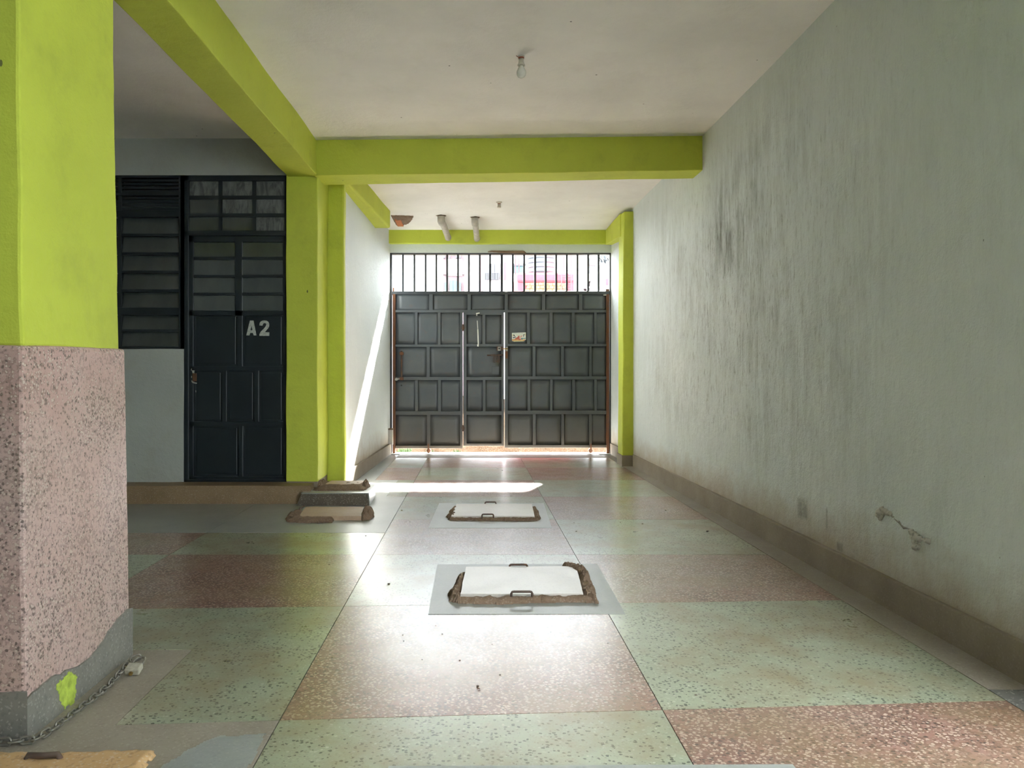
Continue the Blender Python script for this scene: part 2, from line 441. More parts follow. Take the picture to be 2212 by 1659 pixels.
# ================================================================ FLOOR
floor = obj('floor', bx(-7.6, 4.6, -9.0, 10.48, -.12, -.006), 'joint')
tag(floor, 'terrazzo floor of pink and green squares edged with cement', 'floor', 'structure')
def rowY(i, x):                                 # cross joints, slightly out of square as laid
    L = [(2.43, .06), (3.60, .04), (4.605, 0), (5.73, 0), (6.80, 0), (7.885, 0), (8.95, 0), (10.01, 0)]
    if i < 0: return 2.43+.06*x-1.12
    y, s = L[min(i, 7)]
    return y+s*x
seams = [-3.12, -1.87, -.62, .62, 1.80]
def tile(x0, x1, ya, yb, col):
    """ya, yb = functions of x"""
    t = poly_prism([(x0, ya(x0)), (x1, ya(x1)), (x1, yb(x1)), (x0, yb(x0))], -.010, 0.0, .0016)
    o = obj('floor_tile', t, col, floor)
    return o
for i in range(-1, 7):
    for j in range(4):
        x0, x1 = seams[j], seams[j+1]
        if j == 0 and i < 1: continue
        if j <= 1 and i == -1: continue
        if j == 1 and i == -0: continue          # cement there
        if j <= 1 and i >= 3:
            if j == 0: continue
            x0 = -.62 if i < 4 else -1.04
            if i < 4: continue
            x1 = -.62
            if i == 4: x0 = -.80
        pinkp = (i+j) % 2 == 0
        c = 'pink' if pinkp else 'green'
        # checks: row 1 centre pink, row 0 centre green
        ya = (lambda x, i=i: rowY(i, x)); yb = (lambda x, i=i: rowY(i+1, x))
        if j == 0 and i == 2: yb = lambda x: rowY(3, x)-.49
        if j == 1 and i == 2: yb = lambda x: 5.24
        if j == 1 and i == 0: continue
        if i == 0 and j == 2: pass
        if j == 1 and i == 1:
            pass
        tile(x0, x1, ya, yb, c)
# the row in front of the left column: one green square with the column's cement collar cut out
obj('floor_tile', poly_prism([(-1.868, 3.012), (-1.128, 3.012), (-1.128, rowY(0, -1.13)+.002), (-.622, rowY(0, -.62)+.002), (-.622, rowY(1, -.62)-.002), (-1.868, rowY(1, -1.87)-.002)], -.010, 0.0), 'green', floor)
def patch(pts, mat, z=.0, name='cement_patch'):
    return obj(name, poly_prism(pts, -.009, z), mat, floor)
patch([(-2.3, 1.35), (-.622, 1.35), (-.622, rowY(0, -.62)-.002), (-1.13, rowY(0, -1.13)-.002), (-1.132, 3.005), (-1.9, 3.005), (-1.9, 2.2), (-2.3, 2.2)], 'border', -.0004, 'cement_border')
patch([(-4.6, 2.2), (-1.905, 2.2), (-1.905, rowY(1, -1.87)), (-4.6, rowY(1, -1.87))], 'border', -.0004, 'cement_border')
patch([(-4.6, rowY(1, -3)), (-3.13, rowY(1, -3)), (-3.13, 5.24), (-4.6, 5.24)], 'border', -.0004, 'cement_border')
patch([(-1.87, 5.245), (-.622, 5.245), (-.622, 6.80), (-.80, 6.80), (-.80, 7.885), (-1.04, 7.885), (-1.04, 10.36), (-1.25, 10.36), (-1.42, 6.9), (-1.87, 6.9)], 'patch', -.0003)
patch([(-4.6, 5.245), (-1.875, 5.245), (-1.875, 6.6), (-4.6, 6.6)], 'patch', -.0003)
patch([(1.803, 2.63), (2.05, 2.63), (2.05, 10.36), (1.745, 10.36), (1.745, 10.02), (1.803, 10.0)], 'border', -.0003, 'cement_border')
patch([(1.803, -1.5), (2.05, -1.5), (2.05, 2.625), (1.803, 2.625)], 'dark_border', .0, 'cement_border')
patch([(-1.035, 10.012), (1.742, 10.022), (1.742, 10.48), (-1.035, 10.48)], 'border', -.0002, 'cement_border')
patch([(-2.3, -3), (1.8, -3), (1.8, rowY(-1, 1.8)), (-.62, rowY(-1, -.62)), (-2.3, 1.34)], 'border', -.001, 'cement_border')
patch([(-.235, 1.40), (.895, 1.40), (.90, 2.118), (-.24, 2.108)], 'patch', .0022)
patch([(-.211, 3.45), (.697, 3.455), (.717, 4.37), (-.213, 4.36)], 'patch', .0022)
patch([(-.33, 5.40), (.56, 5.40), (.60, 6.45), (-.30, 6.45)], 'patch', .0018)
patch([(-.36, 1.38), (-.12, 1.38), (-.12, 1.6), (-.36, 1.6)], 'patch', .001)
threshold = tag(obj('door_threshold', hexa(prismc(-1.30, 2.05, -1.30, 2.05, 10.485, 10.73, -.1, .002), .1, .002), 'conc'),
                'pale concrete threshold strip under the grey metal gate', 'threshold', 'structure')
step = tag(obj('step', hexa(prismc(-4.6, -1.40, -4.6, -1.44, 6.42, 7.05, -.01, .155), .12, .004), 'step', None),
           'tan cement step in front of the dark door', 'step', 'structure')

# ================================================================ CEILING, WALLS, BEAMS
ceil = tag(obj('ceiling', bx(-1.62, 2.3, -1.7, 6.72, 3.155, 3.38), 'ceiling'), 'off-white ceiling over the front bay', 'ceiling', 'structure')
tag(obj('ceiling', bx(-1.7, 2.3, 6.725, 10.9, 3.13, 3.38), 'ceiling'), 'bright ceiling over the bay by the gate', 'ceiling', 'structure')
tag(obj('ceiling', bx(-4.8, -1.625, -1.7, 7.2, 3.20, 3.40), 'ceiling'), 'shaded ceiling over the left bay by the door', 'ceiling', 'structure')
XR = lambda Y: 1.975 if Y < 5 else max(1.930, 1.975-(Y-5)*.011)
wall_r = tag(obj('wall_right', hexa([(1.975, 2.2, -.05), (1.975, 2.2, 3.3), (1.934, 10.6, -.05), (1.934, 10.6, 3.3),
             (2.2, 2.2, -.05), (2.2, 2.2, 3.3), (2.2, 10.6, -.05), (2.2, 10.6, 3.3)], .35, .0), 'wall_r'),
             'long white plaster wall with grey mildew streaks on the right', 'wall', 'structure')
# keep the face straight to Y 9.3 as measured
for v in wall_r.data.vertices:
    if v.co.x < 2.0: v.co.x = XR(v.co.y)
# peeling plaster on the wall
def wall_map(x, y, z):                          # x = distance along Y, y = height, z = out of the wall
    return (XR(x)-z, x, y)
def onwall(px_, py_):
    Y = 1.975*F/(px_-CX); return (Y, H-(py_-HY)*Y/F)
pl = [onwall(*p) for p in ((1897, 1100), (1907, 1096), (1925, 1104), (1931, 1118), (1920, 1117), (1912, 1112), (1904, 1124), (1899, 1116))]
obj('peeling_plaster', lump(pl, .014, .006, .006, 0, 1.2, wall_map, 3.3), 'conc', wall_r, True)
pl = [onwall(*p) for p in ((1966, 1143), (1982, 1147), (1992, 1158), (2010, 1165), (2009, 1176), (1992, 1172), (1986, 1188), (1977, 1190), (1976, 1174), (1967, 1162))]
obj('peeling_plaster', lump(pl, .014, .006, .006, 0, 1.2, wall_map, 8.1), 'conc', wall_r, True)
crack = NB()
cp = [onwall(*p) for p in ((1931, 1120), (1938, 1126), (1943, 1128), (1947, 1135), (1952, 1140), (1960, 1141), (1967, 1145))]
tube(crack, [(1.976, y, z) for y, z in cp], .006, 5, True, [.002, .004, .008, .005, .007, .003, .005])
obj('crack', crack, 'skirt', wall_r)

wl = lambda Y: -1.28+(Y-7.04)*.0271
wall_l = tag(obj('wall_left', hexa(prismc(-1.62, wl(7.15), -1.62, wl(10.6), 7.15, 10.6, -.05, 3.3), .4, 0), 'wall_l'),
             'sunlit white plaster wall between the lime pillar and the gate', 'wall', 'structure')
def bayhole(x0, x1, z0, z1, name, mat, y0=6.65, y1=6.80, **k):
    return obj(name, bx(x0, x1, y0, y1, z0, z1), mat, **k)
D = 6.65
wb = tag(obj('wall_bay', hexa(prismc(-4.8, -1.62, -4.8, -1.62, D-.005, D+.16, 2.875, 3.3), .3, .002), 'grey_wall'),
         'grey plaster wall above the dark door and louvre window', 'wall', 'structure')
obj('wall_panel', hexa(prismc(-4.8, -3.78, -4.8, -3.78, D-.005, D+.16, .10, 2.9), .3, .002), 'grey_wall', wb)
obj('wall_panel', hexa(prismc(-3.8, -2.572, -3.8, -2.572, D-.005, D+.16, .10, 1.335), .1, .003), 'grey_wall', wb)
obj('wall_ledge', bx(-3.8, -1.64, D-.02, D+.02, 2.872, 2.892), 'grey_wall', wb)
# room behind the door, so that the panes look into a real, unlit room
rm = tag(obj('wall_room', bx(-4.8, -1.65, 9.3, 9.45, -.05, 3.3), 'grey_wall'), 'plain wall of the unlit room behind the louvre window', 'wall', 'structure')
obj('room_side', bx(-4.95, -4.8, -1.9, 9.4, -.05, 3.3), 'grey_wall', rm)
obj('room_ceiling', bx(-4.8, -1.63, 7.15, 9.4, 3.2, 3.3), 'ceiling', rm)
obj('room_floor', bx(-4.8, -1.63, 7.0, 9.4, -.05, .15), 'border', rm)
# back wall over the gate
wk = tag(obj('wall_back', hexa(prismc(-1.3, 2.05, -1.3, 2.05, 10.55, 10.80, 2.827, 3.3), .15, .003), 'wall_l'),
         'white plaster lintel wall above the barred gate', 'wall', 'structure')
obj('exposed_lintel', hexa([at(1054, 543, 10.53), at(1062, 541, 10.53), (at(1054, 548, 10.56)[0], 10.58, 2.82), (at(1054, 548, 10.56)[0], 10.58, 2.845),
                            at(1137, 548, 10.53), at(1130, 541.5, 10.53), (at(1137, 548, 10.56)[0], 10.58, 2.82), (at(1137, 548, 10.56)[0], 10.58, 2.845)], .05, .003), 'mortar', wk)
bk = tag(obj('ceiling_beam', hexa(prismc(-1.19, 1.90, -1.17, 1.90, 10.46, 10.62, 2.945, 3.135), .12, .012, 1.3), 'lime'),
         'thin lime green band beam just above the barred gate', 'beam', 'structure')
cb = tag(obj('ceiling_beam', hexa([(-1.40, 6.55, 2.843), (-1.40, 6.55, 3.2), (-1.40, 6.88, 2.843), (-1.40, 6.88, 3.2),
                                  (2.0, 6.43, 2.862), (2.0, 6.43, 3.2), (2.0, 6.70, 2.862), (2.0, 6.70, 3.2)], .1, .007, 1.5), 'lime', bevel=.006),
         'wide lime green beam crossing the passage between the bays', 'beam', 'structure')
lb = tag(obj('ceiling_beam', hexa([(-1.72, 1.0, 2.85), (-1.72, 1.0, 3.25), (-1.635, 6.75, 2.85), (-1.635, 6.75, 3.25),
                                  (-1.47, 1.0, 2.85), (-1.47, 1.0, 3.25), (-1.372, 6.75, 2.85), (-1.372, 6.75, 3.25)], .1, .007, 1.5), 'lime', bevel=.006),
         'long lime green beam running from the near left column to the pier', 'beam', 'structure')
tag(obj('ceiling_beam', hexa(prismc(-1.42, -1.20, -1.25, -1.037, 7.0, 9.28, 2.92, 3.2), .1, .006, 2), 'lime', bevel=.02),
    'short lime green beam along the top of the sunlit left wall', 'beam', 'structure')
tag(obj('ceiling_beam', hexa(prismc(1.80, 2.02, 1.84, 2.0, 9.25, 10.52, 2.81, 3.10, 2.93, 3.145), .1, .006, 2), 'lime', bevel=.012),
    'short lime green beam over the right pillar by the gate', 'beam', 'structure')
# pillars
pier = thing('pillar', (-1.515, 6.8, .15), 'lime green pier beside the dark door, right of it', 'pillar', 'structure')
obj('shaft', hexa(prismc(-1.655, -1.377, -1.655, -1.375, 6.60, 7.06, .165, 2.95), .09, .006, 2), 'lime', pier, bevel=.008)
obj('base', hexa(prismc(-1.652, -1.38, -1.652, -1.38, 6.604, 7.06, .0, .17), .09, .003), 'plinth', pier)
pil = thing('pillar', (-1.30, 7.15, 0), 'narrow lime green pilaster with rounded edge before the sunlit wall', 'pillar', 'structure')
obj('shaft', hexa([(-1.39, 7.045, 0), (-1.39, 7.045, 3.0), (-1.39, 7.24, 0), (-1.39, 7.24, 3.0),
                   (-1.213, 7.045, 0), (-1.222, 7.045, 3.0), (-1.235, 7.24, 0), (-1.24, 7.24, 3.0)], .09, .006, 2), 'lime', pil, bevel=.02)
rp = thing('pillar', (1.88, 9.24, 0), 'slim lime green pillar on the right wall close to the gate', 'pillar', 'structure')
obj('shaft', hexa([(1.795, 9.09, .125), (1.815, 9.09, 3.092), (1.80, 9.38, .125), (1.81, 9.38, 3.092),
                   (1.985, 9.09, .125), (1.985, 9.09, 3.092), (2.0, 9.38, .125), (2.0, 9.38, 3.092)], .09, .005, 2), 'lime', rp, bevel=.012)
obj('base', hexa(prismc(1.79, 1.985, 1.79, 2.0, 9.08, 9.40, 0, .13), .06, .004), 'plinth', rp)
# near column
col = thing('pillar', (-1.6, 2.6, 0), 'large near column, lime green above and pink terrazzo below', 'pillar', 'structure')
obj('painted_shaft', hexa([(-1.86, 2.285, 1.19), (-1.86, 2.285, 3.0), (-1.86, 2.93, 1.19), (-1.86, 2.93, 3.0),
                           (-1.375, 2.285, 1.19), (-1.395, 2.285, 3.0), (-1.388, 2.93, 1.19), (-1.41, 2.93, 3.0)], .06, .006, 2.5), 'lime', col, bevel=.01)
obj('terrazzo_cladding', hexa([(-1.87, 2.265, .09), (-1.87, 2.265, 1.192), (-1.87, 2.95, .09), (-1.87, 2.95, 1.205),
                     (-1.352, 2.265, .09), (-1.365, 2.265, 1.192), (-1.352, 2.95, .09), (-1.372, 2.95, 1.205)], .06, .004, 3), 'pink_col', col, bevel=.012)
sk = NB()                                       # wavy-topped cement foot
def sk_side(p0, p1, n, top):
    vs = []
    for i in range(n+1):
        t = i/n; x = p0[0]+(p1[0]-p0[0])*t; y = p0[1]+(p1[1]-p0[1])*t
        vs.append((sk.verts.new((x, y, 0)), sk.verts.new((x, y, top(t)))))
    for a, b in zip(vs, vs[1:]): sk.faces.new((a[0], b[0], b[1], a[1]))
    for a, b in zip(vs, vs[1:]):
        c = Vector((-1.6, 2.6, 0))
        ia = sk.verts.new(a[1].co+(Vector((c.x, c.y, a[1].co.z))-a[1].co).normalized()*.03)
        ib = sk.verts.new(b[1].co+(Vector((c.x, c.y, b[1].co.z))-b[1].co).normalized()*.03)
        sk.faces.new((a[1], b[1], ib, ia))
sk_side((-1.345, 2.258), (-1.345, 2.957), 26, lambda t: .135+.018*math.sin(t*9)-.02*math.sin(t*3.3+.6)+.028*t*t+.012*noise.noise(Vector((t*17, 0, 3))))
sk_side((-1.88, 2.258), (-1.345, 2.258), 16, lambda t: .185-.05*t*t+.01*math.sin(t*14))
sk_side((-1.345, 2.957), (-1.88, 2.957), 6, lambda t: .14)
sk_side((-1.88, 2.957), (-1.88, 2.258), 6, lambda t: .14)
bmesh.ops.remove_doubles(sk, verts=sk.verts[:], dist=1e-4)
obj('cement_foot', sk, 'skirt', col)
def colface(x, y, X=-1.3445):                   # point on the column's right face
    Y = X*F/(x-CX); return (Y, H-(y-HY)*Y/F)
sp = [colface(*p) for p in ((118, 1478), (150, 1452), (167, 1462), (164, 1490), (160, 1530), (150, 1522), (140, 1535), (132, 1515), (125, 1500))]
obj('paint_splash', lump(sp, .0015, .006, .02, 0, .3, lambda a, b, c: (-1.3445+c, a, b), 2.2), 'seal', col)
tag(col.children[-1], 'lime green paint splash')
# skirtings
for x0, x1, y0, y1 in ((1.955, 1.985, 2.2, 9.07),):
    b = tag(obj('baseboard_right', hexa(prismc(1.957, 2.0, 1.918, 2.0, y0, y1, -.004, .145), .12, .0035, 4), 'plinth', bevel=.004),
            'brown cement skirting at the foot of the long right wall', 'baseboard', 'structure')
tag(obj('baseboard_right', hexa(prismc(XR(9.4)-.02, 2.0, XR(10.5)-.02, 2.0, 9.41, 10.52, -.004, .15), .1, .0035, 4), 'plinth'),
    'short brown cement skirting right of the gate behind the lime pillar', 'baseboard', 'structure')
tag(obj('baseboard_left', hexa(prismc(wl(7.26)-.05, wl(7.26)+.022, wl(10.5)-.05, wl(10.5)+.03, 7.26, 10.5, -.004, .15), .12, .004, 4), 'plinth'),
    'brown cement skirting at the foot of the sunlit left wall', 'baseboard', 'structure')
stub = thing('post_stub', (*at(843, 975, 10.40)[:2], .14), 'short cream masonry stub on the skirting left of the gate', 'post')
obj('stub', hexa([(a, b, c) for a in (at(837, 0, 10.40)[0], at(848, 0, 10.40)[0]) for b in (10.40, 10.47) for c in (.14, .35)], .04, .004), 'slab', stub)
obj('cap', hexa([(a, b, c) for a in (at(836, 0, 10.39)[0], at(849, 0, 10.39)[0]) for b in (10.39, 10.475) for c in (.348, .365)], .03, .003), 'mortar', stub)

# ================================================================ DOOR AND WINDOW OF THE LEFT BAY
def zx(a, b, y=True): return None
def rect(x0, x1, y0, y1, Ya, Yb):               # box whose face is measured at plane Y = D
    a = at(x0, y0, D); b = at(x1, y1, D)
    return bx(a[0], b[0], D+Ya, D+Yb, b[2], a[2])
def z3(x, y): return (240+x/3.95, 280+y/3.95)
def z4(x, y): return (240+x/3.95, 660+y/3.95)
door = thing('door_1', at(510, 1040, D), 'dark navy steel door with glazed top and white A2 lettering', 'door', 'structure')
fr = NB()
def R(bm, p, q, Ya, Yb):
    a = at(*p, D); b = at(*q, D)
    box(bm, min(a[0], b[0]), max(a[0], b[0]), D+Ya, D+Yb, min(a[2], b[2]), max(a[2], b[2]))
R(fr, z3(590, 385), z3(1490, 435), .0, .08)      # head
R(fr, z3(590, 385), (407, 1041), .0, .08)        # left jamb
R(fr, z3(1478, 435), z3(1492, 900), .0, .08)
R(fr, (616.5, 500), (621, 1041), .0, .08)
R(fr, z3(600, 862), z3(1482, 905), .0, .07)      # transom
R(fr, (398, 1036), (622, 1042), .0, .08)
obj('door_frame', fr, 'navy', door, bevel=.003)
for (xa, xb) in ((912, 943), (1200, 1232)):
    b = NB(); R(b, z3(xa, 435), z3(xb, 862), .015, .05); obj('mullion', b, 'navy', door)
for (ya, yb) in ((560, 590), (712, 742)):
    b = NB(); R(b, z3(652, ya), z3(1482, yb), .012, .048); obj('glazing_bar', b, 'navy', door)
for (xa, xb) in ((652, 914), (941, 1202), (1230, 1481)):
    for k, (ya, yb) in enumerate(((432, 562), (588, 714), (740, 864))):
        b = NB(); R(b, z3(xa, ya), z3(xb, yb), .030, .034)
        obj('pane', b, 'glass' if (k == 2 and xa < 1000) or (k == 1 and xa < 900) else 'frost', door)
leaf = NB()
R(leaf, (408, 1036), (414, 508), .02, .06)
leafo = obj('door_leaf', leaf, 'navy', door)
def lf(p, q, name='rail', Ya=.018, Yb=.055, mat='navy'):
    b = NB(); R(b, p, q, Ya, Yb); return obj(name, b, mat, leafo, bevel=.0025)
lf(z3(655, 905), z3(1482, 955)); lf(z3(655, 905), z4(695, 1500), 'stile'); lf(z3(1462, 905), z4(1484, 1500), 'stile')
lf(z3(1050, 950), z3(1113, 1590), 'stile')
for ya, yb in ((1082, 1108), (1237, 1260), (1390, 1413)):
    lf(z3(695, ya), z3(1052, yb), 'glazing_bar'); lf(z3(1111, ya), z3(1464, yb), 'glazing_bar')
lf(z3(660, 1542), z3(1482, 1585))
for ya, yb in ((955, 1084), (1106, 1239), (1258, 1392), (1411, 1544)):
    lf(z3(695, ya), z3(1052, yb), 'pane', .034, .038, 'glass'); lf(z3(1111, ya), z3(1464, yb), 'pane', .034, .038, 'glass')
lf(z4(1070, 70), z4(1115, 520), 'stile')
lf(z4(660, 518), z4(1482, 556)); lf(z4(660, 992), z4(1482, 1030)); lf(z4(660, 1462), z4(1482, 1500))
for xa, xb in ((940, 978), (1214, 1253)): lf(z4(xa, 550), z4(xb, 1000), 'stile')
lf(z4(1080, 1025), z4(1118, 1470), 'stile')
for p, q in (((695, 75), (1070, 520)), ((1114, 75), (1464, 520)), ((695, 554), (940, 994)), ((976, 554), (1216, 994)), ((1251, 554), (1464, 994)),
             ((695, 1028), (1082, 1464)), ((1116, 1028), (1464, 1464))):
    lf(z4(*p), z4(*q), 'panel', .042, .05)
    # pressed inner field
    lf(z4(p[0]+20, p[1]+20), z4(q[0]-20, q[1]-20), 'pressed_field', .036, .043)
def zd(x, y): X = at(395+x/9.76, 680+y/9.76, D); return (X[0], X[2])
lA = shape2d('letter', [[zd(*p) for p in ((1312, 430), (1390, 115), (1465, 115), (1528, 430), (1470, 430), (1452, 378), (1393, 378), (1380, 430))],
                        [zd(*p) for p in ((1421, 225), (1398, 322), (1446, 322))]], 'letter', door, D+.0355)
tag(lA, 'white painted letter A')
l2 = shape2d('letter', [[zd(*p) for p in ((1590, 218), (1595, 170), (1620, 135), (1660, 117), (1700, 113), (1745, 120), (1780, 145), (1798, 185), (1796, 235), (1775, 280), (1740, 320), (1705, 362), (1800, 365), (1800, 440), (1590, 440), (1590, 405), (1620, 350), (1670, 300), (1715, 250), (1735, 210), (1730, 180), (1700, 168), (1670, 180), (1655, 222))]], 'letter', door, D+.0355)
tag(l2, 'white painted figure 2')
for s, pp in enumerate((((160, 1130), (178, 1135), (168, 1180), (155, 1170)), ((175, 1170), (235, 1175), (215, 1215), (270, 1250), (262, 1275), (220, 1262), (195, 1285), (190, 1225)),
           ((165, 1285), (178, 1300), (170, 1335), (160, 1318)), ((165, 1385), (215, 1395), (222, 1420), (285, 1435), (278, 1455), (205, 1445), (175, 1425)), ((252, 1595), (263, 1592), (266, 1635), (256, 1632)))):
    shape2d('paint_chip', [[zd(*p) for p in pp]], 'chip', door, D+.0165)
lock = NB(); R(lock, (415, 806), (424, 824), .006, .02); tag(obj('door_lock', lock, 'rebar', door, bevel=.003), 'small dark rusty lock box')
# louvre window
win = thing('window_1', at(320, 752, D), 'dark louvre window left of the door, half hidden by the near column', 'window', 'structure')
wf = NB()
R(wf, (130, 377), (392, 384), .0, .07); R(wf, (130, 748), (398, 755), .0, .07)
R(wf, (130, 377), (136, 752), .0, .07); R(wf, (386, 377), (399, 752), .0, .075)
R(wf, (253, 384), (261, 752), .012, .06)
R(wf, (136, 416), (388, 422), .0, .06); R(wf, (136, 454), (388, 468), .0, .065); R(wf, (136, 664), (388, 680), .0, .065)
obj('window_frame', wf, 'navy', win, bevel=.003)
def louvre(x0, x1, ya, yb):
    a = at(x0, ya, D); b = at(x1, yb, D)
    c = [(a[0], D+.055, a[2]), (a[0], D+.060, a[2]), (a[0], D+.020, b[2]), (a[0], D+.025, b[2])]
    bm = NB(); vs = [bm.verts.new(p) for p in c]+[bm.verts.new((b[0], p[1], p[2])) for p in c]
    for f in ((0, 1, 3, 2), (4, 6, 7, 5), (0, 4, 5, 1), (2, 3, 7, 6), (0, 2, 6, 4), (1, 5, 7, 3)): bm.faces.new([vs[i] for i in f])
    return bm
L3 = [(565, 690), (748, 884), (908, 1044), (1066, 1200), (1226, 1360), (1386, 1518)]; L4 = [(75, 204), (218, 348)]
for fy, lst in ((280, L3), (660, L4)):
    for ya, yb in lst:
        for x0, x1 in ((137, 253), (261, 387)):
            obj('louvre_pane', louvre(x0, x1, fy+ya/3.95, fy+yb/3.95), 'glass', win)
for ya in (884, 1044, 1200, 1360): 
    b = NB(); R(b, (136, 280+ya/3.95), (388, 280+(ya+24)/3.95), .015, .05); obj('louvre_rail', b, 'navy', win)
b = NB(); R(b, (136, 660+202/3.95), (388, 660+222/3.95), .015, .05); obj('louvre_rail', b, 'navy', win)
for k in range(4):
    b = NB(); y = 386+k*8
    R(b, (136, y), (388, y+5), .02, .05); obj('vent_slat', b, 'navy', win)
for k in range(4):
    b = NB(); y = 424+k*8
    R(b, (136, y), (388, y+5), .02, .05); obj('vent_slat', b, 'navy', win)

# ================================================================ METAL GATE
G = 10.60
K = G/F
def gx(x): return (x-CX)*K
def gz(y): return H-(y-HY)*K
def u(x): return 820+x/3.95
def v1(y): return 420+y/3.95
def v2(y): return 660+y/3.95
def gbox(x0, x1, y0, y1, Ya, Yb):
    return bx(gx(min(x0, x1)), gx(max(x0, x1)), G+Ya, G+Yb, gz(max(y0, y1)), gz(min(y0, y1)))
gate = thing('metal_gate', (gx(1080), G+.02, 0), 'grey sheet metal driveway gate with barred top and a small wicket door', 'gate')
def gp(name, x0, x1, y0, y1, Ya, Yb, mat='gate', parent=None, bev=.0):
    return obj(name, gbox(x0, x1, y0, y1, Ya, Yb), mat, parent or gate, bevel=bev)
gp('frame_post', 841, 847.5, 547, 984, -.03, .05, 'gate_frame', bev=.003)
gp('frame_post', 1316, 1321.5, 547, 984, -.03, .05, 'gate_frame', bev=.003)
gp('top_rail', 841, 1321.5, 546, 550, -.03, .05, 'gate_frame')
gp('middle_rail', 847, 1317, 629.5, 636, -.03, .05, 'gate_frame', bev=.003)
for x in (200, 297, 393, 485, 577, 669, 762, 854, 943, 1137, 1233, 1327, 1417, 1507, 1597, 1688, 1779, 1868):
    gp('bar', u(x)-2.2, u(x)+2.2, 549, 631, -.008, .010, 'gate_frame')
gp('bar', u(1042)-2.8, u(1042)+2.8, 549, 631, -.015, .015, 'gate_frame')
gp('hinge_pin', 849, 852, 622, 630, -.04, .0, 'rust'); gp('hinge_pin', 1308, 1315, 625, 630, -.04, .0, 'rust')
# left and right stiles of the leaf
for x0, x1 in ((848.6, 854.5), (1309.5, 1315.2)):
    gp('rusty_edge', x0, x1, 636, 981, -.035, .01, 'rust')
x_l, x_r = 854.5, 1309.5
yr = [(v1(840), v1(853)), (v1(986), v1(1008)), (v2(333), v2(353)), (v2(610), v2(636)), (v2(902), v2(932)), (v2(1195), v2(1218))]
WX0, WX1 = u(715), u(1062)                       # wicket edges
# rails
gp('rail', x_l, x_r, 636.3, yr[0][1], -.022, .012); gp('rail', x_l, x_r, *yr[1], -.022, .012, bev=.002)
for y0, y1 in yr[2:]:
    gp('rail', x_l, u(705), y0, y1, -.022, .012, bev=.002); gp('rail', u(1075), x_r, y0-1.5, y1-1.5, -.022, .012, bev=.002)
for xa, xb, ya, yb in ((425, 455, 0, 1), (750, 778, 0, 1), (1068, 1095, 0, 1), (1385, 1412, 0, 1), (1700, 1728, 0, 1),
                       (303, 325, 1, 2), (498, 520, 1, 2), (1258, 1282, 1, 2), (1450, 1475, 1, 2), (1638, 1662, 1, 2), (1830, 1852, 1, 2),
                       (402, 430, 2, 3), (1305, 1330, 2, 3), (1548, 1572, 2, 3), (1788, 1808, 2, 3),
                       (303, 328, 3, 4), (498, 525, 3, 4), (1262, 1285, 3, 4), (1453, 1475, 3, 4), (1643, 1667, 3, 4), (1832, 1852, 3, 4),
                       (405, 432, 4, 5), (1307, 1332, 4, 5), (1550, 1573, 4, 5), (1787, 1808, 4, 5)):
    gp('stile', u(xa), u(xb), yr[ya][1]-1, yr[yb][0]+1, -.020, .012, bev=.002)
gp('stile', u(688), u(709.5), yr[1][1]-1, yr[5][1], -.021, .02)
gp('stile', u(1067.5), u(1095), yr[1][1]-1, yr[5][1]-1.5, -.021, .02)
# sheet panels, slightly dished
rows = [([130, 440, 764, 1082, 1398, 1714, 1940], 0), ([130, 314, 509, 700], 1), ([1080, 1270, 1462, 1650, 1841, 1940], 1),
        ([130, 416, 700], 2), ([1080, 1318, 1560, 1798, 1940], 2), ([130, 315, 511, 700], 3), ([1080, 1273, 1464, 1655, 1842, 1940], 3),
        ([130, 418, 700], 4), ([1080, 1320, 1561, 1798, 1940], 4)]
def dish(x0, x1, y0, y1, d, bulge):
    bm = NB(); n = 5; V = []
    a0, a1, b0, b1 = gx(x0), gx(x1), gz(y1), gz(y0)
    for i in range(n+1):
        for j in range(n+1):
            s, t = i/n, j/n
            w = math.sin(math.pi*s)*math.sin(math.pi*t)
            V.append(bm.verts.new((a0+(a1-a0)*s, G+d-bulge*w, b0+(b1-b0)*t)))
    for i in range(n):
        for j in range(n): bm.faces.new((V[i*(n+1)+j], V[(i+1)*(n+1)+j], V[(i+1)*(n+1)+j+1], V[i*(n+1)+j+1]))
    r = bmesh.ops.extrude_face_region(bm, geom=bm.faces[:])
    for e in r['geom']:
        if isinstance(e, bmesh.types.BMVert): e.co.y += .0025
    return bm
for xs, r in rows:
    for a, b in zip(xs, xs[1:]):
        x0 = max(u(a), x_l-1); x1 = min(u(b), x_r+1)
        obj('sheet_panel', dish(x0, x1, yr[r][1]-2, yr[r+1][0]+2, .003, random.uniform(-.004, .006)), 'gate', gate, True)
# wicket door
wk_ = NB(); box(wk_, gx(WX0), gx(u(742)), G-.03, G+.012, gz(v2(1196)), gz(v2(58)))
wicket = tag(obj('wicket_door', wk_, 'gate', gate, bevel=.002), 'narrow wicket door set in the gate')
def wp(name, xa, xb, ya, yb, Ya=-.03, Yb=.012, mat='gate', **k):
    return obj(name, gbox(u(xa), u(xb), v2(ya), v2(yb), Ya, Yb), mat, wicket, **k)
wp('stile', 1040, 1060, 58, 1196, bevel=.002); wp('rail', 742, 1040, 58, 80)
for ya, yb in ((328, 350), (610, 636), (902, 932), (1176, 1196)): wp('rail', 740, 1042, ya, yb, bevel=.002)
wp('stile', 877, 902, 78, 330, -.028); wp('stile', 880, 904, 634, 904, -.028)
for a, b, ya, yb in ((740, 889, 76, 332), (889, 1042, 76, 332), (740, 1042, 346, 614), (740, 891, 632, 906), (891, 1042, 632, 906), (740, 1042, 928, 1180)):
    obj('sheet_panel', dish(u(a), u(b), v2(ya), v2(yb), -.005, random.uniform(.0, .004)), 'gate', wicket, True)
